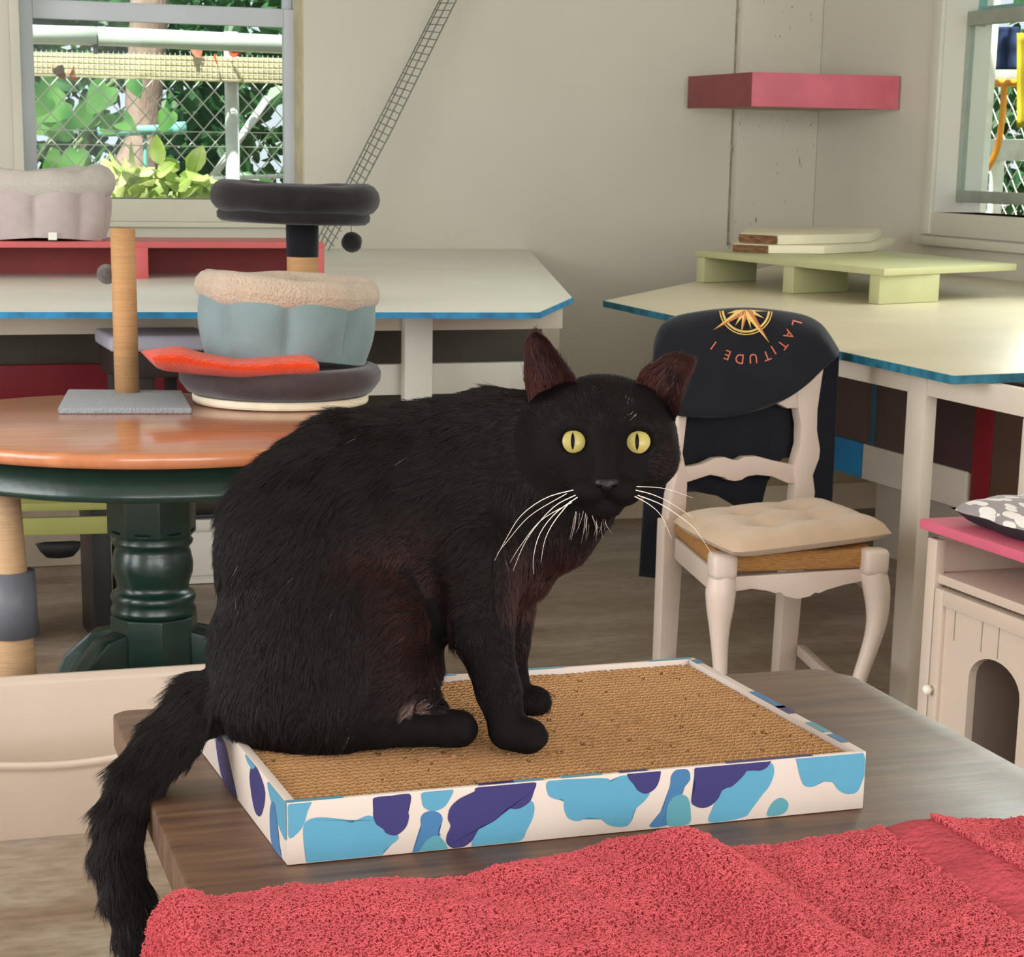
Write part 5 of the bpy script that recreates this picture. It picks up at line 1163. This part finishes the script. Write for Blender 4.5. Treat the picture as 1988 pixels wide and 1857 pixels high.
# small care label at the towel's left corner
q = [towel(-0.075, 0.10), towel(-0.045, 0.10), towel(-0.045, 0.2), towel(-0.075, 0.2)]
MB().add([p_+np.array([-0.006, -0.004, 0.001]) for p_ in q], [(0, 1, 2, 3)]).build('care_label', mat('beige_label', (176, 132, 100), 0.7), tw)

# ================================================================== THE BLACK CAT
# Modelled as a smooth-blended implicit body. Its frame: u to the right, v down, w away from the lens, unit 0.417 mm, mid-plane D0 metres off.
import openvdb as vdb
ZI = ZT+0.0005+CT                                   # top of the cardboard
D0 = 1.690; UN = D0/F
def cw(u, v, w):                                    # cat frame -> world (arrays)
    u, v, w = np.asarray(u, float), np.asarray(v, float), np.asarray(w, float)
    t_ = D0+w*UN
    return CAM + (FV + RV*((u-X0)/F)[..., None] - UV*((v-Y0)/F)[..., None])*t_[..., None]
VX = 4.0
lo = np.array([150., 620., -290.]); hi = np.array([1380., 1900., 260.])
dims = ((hi-lo)/VX).astype(int)+1
FLD = np.full(dims, 60.0, np.float32)
axu, axv, axw = [lo[k_]+VX*np.arange(dims[k_]) for k_ in range(3)]
def stamp(fn, bmin, bmax, k=26.0, op='u'):
    a = np.maximum(((np.asarray(bmin)-lo-70)/VX).astype(int), 0); c = np.minimum(((np.asarray(bmax)-lo+70)/VX).astype(int)+1, dims)
    sl3 = tuple(slice(a[i], c[i]) for i in range(3))
    U, V, W = axu[sl3[0]][:, None, None], axv[sl3[1]][None, :, None], axw[sl3[2]][None, None, :]
    d = fn(U, V, W).astype(np.float32); cur = FLD[sl3]
    if op == 'u':
        h = np.clip(0.5+0.5*(cur-d)/k, 0, 1); FLD[sl3] = cur*(1-h)+d*h-k*h*(1-h)
    else:                                           # smooth subtraction
        h = np.clip(0.5-0.5*(cur+d)/k, 0, 1); FLD[sl3] = cur*(1-h)-d*h+k*h*(1-h)
def ell(c, r, k=26.0, rot=0.0, op='u'):
    c = np.asarray(c, float); r = np.asarray(r, float); cr, sr = math.cos(rot), math.sin(rot); m = r.max()
    def fn(U, V, W):
        x, y, z = U-c[0], V-c[1], W-c[2]; x, y = x*cr+y*sr, -x*sr+y*cr
        k0 = np.sqrt((x/r[0])**2+(y/r[1])**2+(z/r[2])**2)+1e-6; k1 = np.sqrt((x/r[0]**2)**2+(y/r[1]**2)**2+(z/r[2]**2)**2)+1e-9
        return k0*(k0-1)/k1
    stamp(fn, c-m, c+m, k, op)
def cone(a, b_, ra, rb, k=22.0):
    a, b_ = np.asarray(a, float), np.asarray(b_, float); ab = b_-a; L2 = ab @ ab; m = max(ra, rb)
    def fn(U, V, W):
        t_ = np.clip(((U-a[0])*ab[0]+(V-a[1])*ab[1]+(W-a[2])*ab[2])/L2, 0, 1)
        return np.sqrt((U-a[0]-ab[0]*t_)**2+(V-a[1]-ab[1]*t_)**2+(W-a[2]-ab[2]*t_)**2)-(ra+(rb-ra)*t_)
    stamp(fn, np.minimum(a, b_)-m, np.maximum(a, b_)+m, k)
# trunk
ell((590, 1262, 10), (186, 186, 150)); ell((612, 1075, 10), (196, 222, 146), rot=0.1); ell((700, 985, 10), (190, 190, 140)); ell((830, 985, 5), (210, 205, 128), rot=-0.1)
ell((950, 950, 0), (150, 196, 112)); ell((985, 1040, 0), (115, 140, 100)); ell((740, 1190, 10), (130, 140, 120)); ell((900, 1130, 5), (110, 120, 95))
cone((900, 890, 5), (1100, 862, -20), 118, 112); cone((1000, 960, 0), (1110, 930, -50), 110, 100); ell((1085, 1010, -30), (80, 100, 78)); ell((1120, 985, -60), (62, 72, 60))
# hind quarters
ell((655, 1258, -88), (172, 196, 78), 30, 0.25); cone((770, 1310, -100), (735, 1405, -95), 62, 46); cone((800, 1300, -85), (830, 1345, -80), 40, 26, 18)
cone((690, 1418, -82), (885, 1414, -86), 34, 35, 14); cone((870, 1412, -86), (893, 1415, -88), 36, 35, 10)
[ell(q, (19, 18, 17), 6) for q in ((902, 1404, -108), (908, 1416, -96), (908, 1412, -80), (900, 1424, -112))]
ell((650, 1258, 100), (150, 180, 66), 30, 0.25); cone((690, 1385, 100), (840, 1380, 100), 34, 33, 14)
ell((575, 1372, -36), (158, 92, 112), 60); ell((800, 1290, 0), (62, 66, 90), 26)
# fore legs
cone((935, 1060, -70), (935, 1225, -85), 84, 60); cone((938, 1235, -85), (968, 1340, -86), 54, 43); cone((968, 1340, -86), (985, 1408, -88), 42, 36, 16)
cone((985, 1420, -88), (1026, 1428, -100), 36, 36, 12)
for q in ((1040, 1418, -118), (1044, 1432, -100), (1036, 1440, -122), (1046, 1428, -84)): ell(q, (20, 19, 18), 6)
cone((985, 1110, 60), (978, 1235, 78), 66, 50); cone((980, 1240, 78), (992, 1320, 84), 45, 33); cone((992, 1320, 84), (1003, 1352, 86), 32, 29, 14); cone((1005, 1358, 84), (1038, 1360, 76), 30, 30, 10)
for q in ((1052, 1354, 66), (1054, 1366, 78), (1048, 1358, 92)): ell(q, (17, 17, 16), 6)
# tail, hanging over the table's edge
TAIL = [(470, 1330, 30), (400, 1368, 25), (330, 1436, 12), (268, 1512, -6), (234, 1590, -18), (226, 1662, -22), (244, 1736, -26), (264, 1806, -30), (270, 1880, -32)]
TRAD = [66, 60, 50, 46, 44, 43, 42, 38, 26]
for i in range(len(TAIL)-1): cone(TAIL[i], TAIL[i+1], TRAD[i], TRAD[i+1], 16)
# head turned to the lens
HC_ = np.array([1172., 850., -60.])
ell((1172, 852, -55), (144, 118, 120), 26); ell((1172, 800, -66), (104, 70, 90), 24)
ell((1094, 892, -92), (66, 62, 66), 26); ell((1252, 890, -92), (66, 62, 66), 26); ell((1174, 920, -110), (92, 62, 80), 26)
cone((1174, 830, -158), (1177, 920, -206), 30, 21, 22)
ell((1146, 955, -178), (39, 30, 42), 12); ell((1208, 953, -178), (39, 30, 42), 12); ell((1177, 932, -205), (24, 18, 22), 10); ell((1171, 984, -165), (38, 24, 38), 12); ell((1155, 996, -112), (40, 30, 44), 22)
ell((1116, 826, -142), (36, 18, 30), 16); ell((1238, 827, -142), (36, 18, 30), 16)
def surf_w(u, v):                                   # front surface depth of the head at (u, v)
    iu, iv = int(round((u-lo[0])/VX)), int(round((v-lo[1])/VX)); col = FLD[iu, iv, :]; k = int(np.argmax(col < 0)); return axw[k]-VX*(-col[k])/(col[k-1]-col[k]+1e-6)
EYES = [np.array([1114.0, 857.0]), np.array([1239.0, 858.0])]
EW = [surf_w(*e) for e in EYES]
for e, w_ in zip(EYES, EW): ell((e[0], e[1], w_-8), (27, 25, 20), 8, op='s')
grid = vdb.FloatGrid(); grid.background = 60.0; grid.copyFromArray(FLD)
pts_, tri_, quad_ = grid.convertToPolygons(0.0, 0.0)
pc_ = np.asarray(pts_, float)*VX+lo                 # cat-frame vertices
# smooth once more and bring to world
me_tmp = bpy.data.meshes.new('cat_tmp'); me_tmp.from_pydata(pc_.tolist(), [], [tuple(int(i) for i in f) for f in quad_]+[tuple(int(i) for i in f) for f in tri_])
bm = bmesh.new(); bm.from_mesh(me_tmp)
for _ in range(2): bmesh.ops.smooth_vert(bm, verts=bm.verts, factor=0.5, use_axis_x=True, use_axis_y=True, use_axis_z=True)
bmesh.ops.recalc_face_normals(bm, faces=bm.faces); bm.normal_update()
bm.to_mesh(me_tmp); bm.free()
nv = len(me_tmp.vertices); cf = np.zeros(nv*3); me_tmp.vertices.foreach_get('co', cf); cf = cf.reshape(-1, 3)
W3 = cw(cf[:, 0], cf[:, 1], cf[:, 2])
def sit(Wp):                                        # rest on the cardboard / clear of the table
    loc = Wp-fl; x_, y_ = loc @ ex, loc @ ey
    inb = (x_ > -0.02) & (x_ < SW) & (y_ > -0.01) & (y_ < SD); low = inb & (Wp[:, 2] < ZI+0.0005)
    Wp[low, 2] = ZI+0.0005; return Wp
W3 = sit(W3)
def fur_skin():
    m = mat('black_cat_skin', (18, 15, 15), 0.8, 0.2, 60, spec=0.08); return m
def fur_mat():
    m = bpy.data.materials.new('black_fur'); m.use_nodes = True; nt = m.node_tree; b_ = nt.nodes['Principled BSDF']
    at = nt.nodes.new('ShaderNodeAttribute'); at.attribute_name = 'tint'
    r = nt.nodes.new('ShaderNodeValToRGB'); e = r.color_ramp.elements; e[0].color = (*lin((20, 17, 17)), 1); e[1].color = (*lin((214, 200, 190)), 1); x = e.new(0.5); x.color = (*lin((74, 42, 36)), 1)
    nt.links.new(at.outputs['Fac'], r.inputs[0]); nt.links.new(r.outputs[0], b_.inputs['Base Color'])
    b_.inputs['Roughness'].default_value = 0.5; b_.inputs['Specular IOR Level'].default_value = 0.22; return m
M_fur = fur_mat()
M_earin = mat('ear_skin_red_brown', (66, 36, 34), 0.75, 0.25, 40, spec=0.2)
catb = MB(); catb.v = [tuple(q) for q in W3]; catb.f = [tuple(p.vertices) for p in me_tmp.polygons]; catb.mi = [0]*len(catb.f)
# ears: cupped shells grown into the skull
def ear(Lc, Rc, depth, w0, lean):
    nu, nh = 17, 19; inn = []; out = []
    for i in range(nh):
        h = i/(nh-1); l, r = curve_at(Lc, h), curve_at(Rc, h); ri_, ro_ = [], []
        for j in range(nu):
            a = j/(nu-1)*2-1; q = l+(r-l)*(a+1)/2
            wv = w0+lean*h+depth*(1-a*a)*(1-0.75*h)-8*abs(a)**3+85*max(0, 1-h*3.6)**2
            ri_.append(cw(q[0], q[1], wv)); sh = 0.985 if abs(a) == 1 else 1
            ro_.append(cw(q[0], q[1], wv+9*(1-0.6*h)*(1-abs(a)**6)+1.2))
        inn.append(ri_); out.append(ro_)
    return inn, out
EARS = [([(1032, 806), (1019, 748), (1017, 700), (1019, 668), (1027, 649), (1037, 644)], [(1146, 790), (1122, 740), (1100, 708), (1080, 680), (1060, 655), (1043, 645)], 62, -118, 22),
        ([(1222, 770), (1243, 722), (1268, 704), (1290, 691), (1312, 683)], [(1308, 822), (1323, 784), (1334, 748), (1347, 716), (1352, 699)], 58, -118, 22)]
ear_mid = []
for Lc, Rc, dp, w0, ln_ in EARS:
    inn, out = ear(Lc, Rc, dp, w0, ln_); nu = len(inn[0])
    catb.cur = 1; catb.grid(inn); catb.cur = 0; catb.grid(out)
    rim = [r[0] for r in inn]+inn[-1][1:]+[r[-1] for r in inn[::-1]][1:]; rim2 = [r[0] for r in out]+out[-1][1:]+[r[-1] for r in out[::-1]][1:]
    catb.grid([rim, rim2]); ear_mid.append((inn, out))
foot = cw(700., 1440., 0.)
cat = thing('cat', (foot[0], foot[1], ZI), 'black cat with yellow eyes sitting on the cardboard scratcher looking at the viewer', 'cat')
body = catb.build('body', [fur_skin(), M_earin], cat, smooth=True)

# eyes, nose
def eye_mat():
    m = bpy.data.materials.new('yellow_iris'); m.use_nodes = True; nt = m.node_tree; b_ = nt.nodes['Principled BSDF']
    n = nt.nodes.new('ShaderNodeTexNoise'); n.inputs['Scale'].default_value = 900; n.inputs['Detail'].default_value = 3
    tc = nt.nodes.new('ShaderNodeTexCoord'); nt.links.new(tc.outputs['Object'], n.inputs[0])
    r = nt.nodes.new('ShaderNodeValToRGB'); r.color_ramp.elements[0].color = (*lin((152, 132, 66)), 1); r.color_ramp.elements[1].color = (*lin((180, 172, 106)), 1)
    nt.links.new(n.outputs['Fac'], r.inputs[0]); nt.links.new(r.outputs[0], b_.inputs['Base Color'])
    b_.inputs['Roughness'].default_value = 0.5; b_.inputs['Specular IOR Level'].default_value = 0.15; b_.inputs['Coat Weight'].default_value = 0.35; b_.inputs['Coat Roughness'].default_value = 0.02; return m
M_eye = eye_mat(); M_black = mat('pupil_black', (6, 6, 5), 0.5, 0.0, 5, spec=0.1)
M_nose = mat('dark_nose_leather', (25, 18, 20), 0.45, 0.1, 60, 0.2, 300, 0.3)
for e, w_, roll in zip(EYES, EW, (0.15, -0.15)):
    we = w_+24
    vs = []; n1, n2 = 14, 28
    for i in range(n1+1):
        th = (math.pi*0.62)*i/n1; row = []
        for j in range(n2+1):
            ph = 2*math.pi*j/n2; row.append(cw(e[0]+31*math.sin(th)*math.cos(ph), e[1]+30*math.sin(th)*math.sin(ph), we-31*math.cos(th)))
        vs.append(row)
    eo = MB().grid(vs).build('eye', M_eye, cat, smooth=True)
    prow = []
    for s_ in (-1, 1):
        pass
    P = []
    for i in range(17):
        y_ = -17+34*i/16; hw = 3.8*(1-(y_/17)**2)**0.8; row = []
        for j in range(5):
            x_ = hw*(j/2-1); row.append(cw(e[0]+x_-2, e[1]+y_-1, we-math.sqrt(max(1, 31.6**2-x_*x_-y_*y_))-0.2))
        P.append(row)
    MB().grid(P).build('pupil', M_black, eo, smooth=True)
    # dark lid rim round the eye
    P = [cw(e[0]+25.5*math.cos(a)+1.5*math.cos(2*a), e[1]+(24.5+1.5*(math.sin(a) > 0))*math.sin(a)-0.12*(25*math.cos(a))*(1 if roll > 0 else -1)*-1, we-18.5) for a in np.linspace(0, 2*math.pi, 41)]
    MB().tube(P, 3.4*UN, 8, cap=False).build('eyelid_rim', mat('lid_dark', (16, 11, 10), 0.95, spec=0.05), eo, smooth=True)
P = []
for i in range(13):
    row = []
    for j in range(25):
        th, ph = math.pi*i/12, 2*math.pi*j/24; x_, y_, z_ = math.sin(th)*math.cos(ph), math.cos(th), math.sin(th)*math.sin(ph)
        wd = 24*(1-0.5*max(0, y_))      # wide at the top, narrow below
        row.append(cw(1178+wd*x_, 938+16*y_, -214-16*z_))
    P.append(row)
MB().grid(P).build('nose', M_nose, cat, smooth=True)
MB().tube([cw(1179, 951, -224), cw(1180, 960, -219), cw(1180, 970, -208)], [2.2*UN, 2.0*UN, 1.5*UN], 6).build('philtrum', mat('lid_dark', (20, 15, 14)), cat)
for sx_ in (-1, 1): 
    MB().tube([cw(1178+sx_*12, 944, -227), cw(1178+sx_*19, 941, -222)], [2.6*UN, 2*UN], 6).build('nostril', M_black, cat)
# whiskers
M_whisk = mat('white_whisker', (236, 226, 214), 0.35, 0.02, 10, spec=0.5)
WH = [[(1113, 951), (1060, 966), (1012, 1000), (983, 1045), (960, 1088)], [(1117, 961), (1080, 980), (1048, 1012), (1018, 1055), (996, 1108)], [(1121, 965), (1078, 996), (1048, 1036), (1036, 1080), (1036, 1114)], [(1108, 972), (1076, 1012), (1058, 1048), (1050, 1092)],
      [(1100, 958), (1030, 1000), (985, 1050), (965, 1075)], [(1110, 975), (1050, 1010), (1010, 1060), (990, 1092)],
      [(1234, 951), (1268, 960), (1302, 976), (1345, 1004)], [(1238, 961), (1282, 978), (1322, 1004), (1352, 1030), (1382, 1076)], [(1232, 963), (1262, 980), (1285, 1003), (1304, 1046)], [(1236, 944), (1290, 948), (1345, 966)],
      [(1190, 1160), (1160, 1155), (1120, 1148), (1080, 1140)]]
for k, pth in enumerate(WH[:10]):
    n_ = 14; P = []
    for i in range(n_+1):
        q = curve_at(pth, i/n_); P.append(cw(q[0], q[1], -212+60*(i/n_)**1.5*(0.2 if k < 6 else 0.6)-(16 if k < 6 else 0)*math.sin(math.pi*i/n_)))
    MB().tube(P, [(1.0-0.8*i/n_)*UN*(0.75 if k in (4, 5, 9) else 1.0) for i in range(n_+1)], 5).build('whisker', M_whisk, cat)

# ---- fur
fcs = np.array([p.vertices[:4] if len(p.vertices) == 4 else (*p.vertices, p.vertices[2]) for p in me_tmp.polygons])
nrm = np.zeros(nv*3); me_tmp.vertices.foreach_get('normal', nrm); nrm = nrm.reshape(-1, 3)
A_, B_, C_, D_ = (cf[fcs[:, i]] for i in range(4))
ar = 0.5*np.linalg.norm(np.cross(B_-A_, C_-A_), axis=1)+0.5*np.linalg.norm(np.cross(C_-A_, D_-A_), axis=1)
cenw = cf[fcs].mean(1)
den = np.ones(len(fcs)); den[cenw[:, 2] > 60] = 0.5                         # far side thinner
den[(cenw[:, 1] > 1380) & (cenw[:, 0] > 660) & (cenw[:, 0] < 1100)] = 1.2
hd = (np.hypot(cenw[:, 0]-1172, cenw[:, 1]-850) < 175) & (cenw[:, 2] < 0); den[hd] = 1.7
NF = 135000
pick = RNG.choice(len(fcs), NF, p=ar*den/(ar*den).sum())
u1, u2 = RNG.random(NF)[:, None], RNG.random(NF)[:, None]
P0 = A_[pick]*(1-u1)*(1-u2)+B_[pick]*u1*(1-u2)+C_[pick]*u1*u2+D_[pick]*(1-u1)*u2
Nn = nrm[fcs[pick, 0]]*(1-u1)*(1-u2)+nrm[fcs[pick, 1]]*u1*(1-u2)+nrm[fcs[pick, 2]]*u1*u2+nrm[fcs[pick, 3]]*(1-u1)*u2
Nn /= np.linalg.norm(Nn, axis=1)[:, None]+1e-9
if ((P0-np.array([700, 1100, 0]))*Nn).sum() < 0: Nn = -Nn
u, v, w = P0[:, 0], P0[:, 1], P0[:, 2]
# flow of the coat
flow = np.stack([np.full(NF, -0.75), np.full(NF, 0.62), np.zeros(NF)], 1)
s_ = np.clip((u-400)/550, 0, 1); flow[:, 0] = -0.55-0.35*s_; flow[:, 1] = 0.85-0.45*s_
lowb = (v > 1150) & (u < 720); flow[lowb] = np.stack([np.full(lowb.sum(), -0.18), np.full(lowb.sum(), 1.0), np.zeros(lowb.sum())], 1)
chest = (u > 960) & (v > 930) & (v < 1230); flow[chest] = np.array([-0.25, 1.0, 0.1])
legs = (u > 880) & (v > 1200); flow[legs] = np.array([0.12, 1.0, 0.0])
paws = (v > 1385) & (u > 690); flow[paws] = np.array([0.9, 0.35, 0.0])
head = (np.hypot((u-1172)/165, (v-850)/150) < 1) & (w < 10)
rad = np.stack([u-1177, v-900, np.full(NF, 70.0)], 1); flow[head] = rad[head]/(np.linalg.norm(rad[head], axis=1)[:, None]+1e-6)
TA = np.array(TAIL, float); seg = TA[1:]-TA[:-1]
tl_m = (u < 470) & ((v > 1290) & (u < 395) | (v > 1330) & (u-(-(v-1330)*0.9+470) < 0) | (v > 1480))
tl_m = (u < 430) & (v > 1300) & ((v-1300) > (u-395)*1.6) & ((u < 385) | (v < 1440))
dt = np.stack([((P0[:, None, :]-(TA[:-1]+TA[1:])[None]/2)**2).sum(2)], 0)[0].argmin(1)
flow[tl_m] = (seg/np.linalg.norm(seg, axis=1)[:, None])[dt][tl_m]
def nz(arr, sc_, seed): return np.array([noise.noise(Vector((a*sc_, b__*sc_, c__*sc_+seed))) for a, b__, c__ in arr])
n1_, n2_, n3_ = nz(P0, 0.018, 1.0), nz(P0, 0.018, 9.0), nz(P0, 0.05, 4.0)
flow = flow+np.stack([n1_*0.55, n2_*0.55, 0.3*n3_], 1)
ft = flow-Nn*(flow*Nn).sum(1)[:, None]; ft /= np.linalg.norm(ft, axis=1)[:, None]+1e-6
Lf = np.full(NF, 25.0)*(0.75+0.5*RNG.random(NF))*(1+0.45*n3_)
Lf[(v < 1000) & (u < 900)] *= 1.35; Lf[tl_m] *= 1.65; Lf[legs] *= 0.55; Lf[paws] *= 0.38; Lf[head] *= 0.55
Lf[chest] *= 1.0; Lf[chest & (u > 1110)] *= 0.6
fd_ = np.hypot((u-1177), (v-915)); Lf[head & (fd_ < 75)] *= 0.45
eyem = np.zeros(NF, bool)
for e in EYES: eyem |= (np.hypot(u-e[0], v-e[1]) < 28) & (w < -40)
eyem |= (np.hypot((u-1178)/26, (v-938)/17) < 1) & (w < -150)
eyem |= (cw(u, v, w)[:, 2] < ZI+0.001) & (u > 420)
lift = np.full(NF, 0.34); lift[head] = 0.22; lift[paws] = 0.15; lift[legs] = 0.2; lift[tl_m] = 0.55; lift[(v < 1000) & (u < 900)] += 0.14
lift = lift*(1+0.6*n1_)
clump = 0.35
kk = np.linspace(0, 1, 5)
jit = RNG.normal(0, 0.10, (NF, 3))
STR = []
for t_ in kk:
    d = ft*(t_)+Nn*(lift*(t_-0.55*t_*t_))[:, None]+jit*t_*t_
    STR.append(P0-Nn*1.5+d*Lf[:, None])
S3 = np.stack(STR, 1)
# locks: strands of the long coat lean together towards shared tips
from mathutils.kdtree import KDTree
longc = np.where(~head & ~paws & ~legs)[0]; seeds = RNG.choice(longc, 7000, replace=False); kd = KDTree(len(seeds))
for i_, sidx in enumerate(seeds): kd.insert(P0[sidx], i_)
kd.balance(); own = np.array([seeds[kd.find(P0[i_])[1]] for i_ in longc])
tipv = S3[own, -1]+0.55*(S3[own, -1]-S3[own, 0])*RNG.random(len(longc))[:, None]
for j_ in range(1, 5):
    f_ = 0.5*(j_/4)**1.5; S3[longc, j_] = S3[longc, j_]*(1-f_)+(S3[longc, 0]+(tipv-S3[longc, 0])*(j_/4))*f_
S3 = S3[~eyem]
flat3 = S3.reshape(-1, 3); WW = cw(flat3[:, 0], flat3[:, 1], flat3[:, 2]); WW = sit(WW).reshape(S3.shape)
tint = np.zeros(NF)
g = lambda cu__, cv__, su, sv: np.exp(-((u-cu__)/su)**2-((v-cv__)/sv)**2)
tint += 0.42*g(1110, 1120, 90, 60)+0.38*g(1010, 1200, 34, 130)+0.30*g(800, 1190, 70, 150)+0.26*g(730, 1085, 70, 36)+0.22*g(1290, 900, 40, 60)  # warm backlit sheen put into the fur colour at chest, legs and thigh
tint = 0.72*tint*(0.6+0.8*RNG.random(NF))+0.05*RNG.random(NF)
wh_ = RNG.random(NF); tint[(wh_ < 0.0004)] = 0.7
sel_ = g(815, 1372, 34, 22) > 0.4; tint[sel_] = 0.5+0.14*RNG.random(int(sel_.sum()))
tint[(g(1218, 800, 16, 26) > 0.4) & (wh_ < 0.10)] = 0.8
fo = hair('fur', None, WW, M_fur, cat, 4, 0.00020*(0.75+0.5*RNG.random(len(WW))), 0.15, kind=None)
at_ = fo.data.attributes.new('tint', 'FLOAT', 'CURVE'); at_.data.foreach_set('value', np.clip(tint[~eyem], 0, 1).astype(np.float32))
# straight white hairs under the chin
CHN = []
for q in range(22):
    a0 = np.array([random.uniform(1108, 1188), random.uniform(988, 1006), -random.uniform(118, 165)]); L = random.uniform(26, 58); dx = random.uniform(-0.25, 0.3)
    bw = random.uniform(-8, 8); CHN.append([cw(a0[0]+dx*L*t_+bw*t_*t_, a0[1]+L*t_, a0[2]-20-6*t_) for t_ in kk])
co_ = hair('chin_hairs', None, np.array(CHN), M_fur, cat, 4, 0.00015, 0.2, kind=None)
at_ = co_.data.attributes.new('tint', 'FLOAT', 'CURVE'); at_.data.foreach_set('value', np.full(len(CHN), 0.93, np.float32))
# ear tufts and fine fur on the ear backs
ST = []; TI = []
for inn, out in ear_mid:
    for q in range(2200):
        i, j = random.randrange(1, len(inn)-2), random.randrange(len(inn[0])); side = random.random() < 0.45
        p_ = (inn if side else out)[i][j]; up_ = (inn[i+1][j]-inn[i][j]); up_ = up_/np.linalg.norm(up_); r3 = RNG.normal(0, 0.4, 3)
        base_ = side and i < len(inn)*0.45; L = (0.004+0.006*random.random())*((1.25 if base_ else 0.7) if side else 0.6); nn_ = -FV if side else FV
        ST.append([p_+(up_*t_+r3*t_*0.5+nn_*0.25*t_)*L for t_ in kk]); TI.append(((0.62 if random.random() < 0.05 else 0.1) if base_ else 0.2+0.2*random.random()) if side else 0.03)
eo2 = hair('ear_fur', None, np.array(ST), M_fur, cat, 4, 0.00016, 0.15, kind=None)
at_ = eo2.data.attributes.new('tint', 'FLOAT', 'CURVE'); at_.data.foreach_set('value', np.array(TI, np.float32))
bpy.data.meshes.remove(me_tmp)
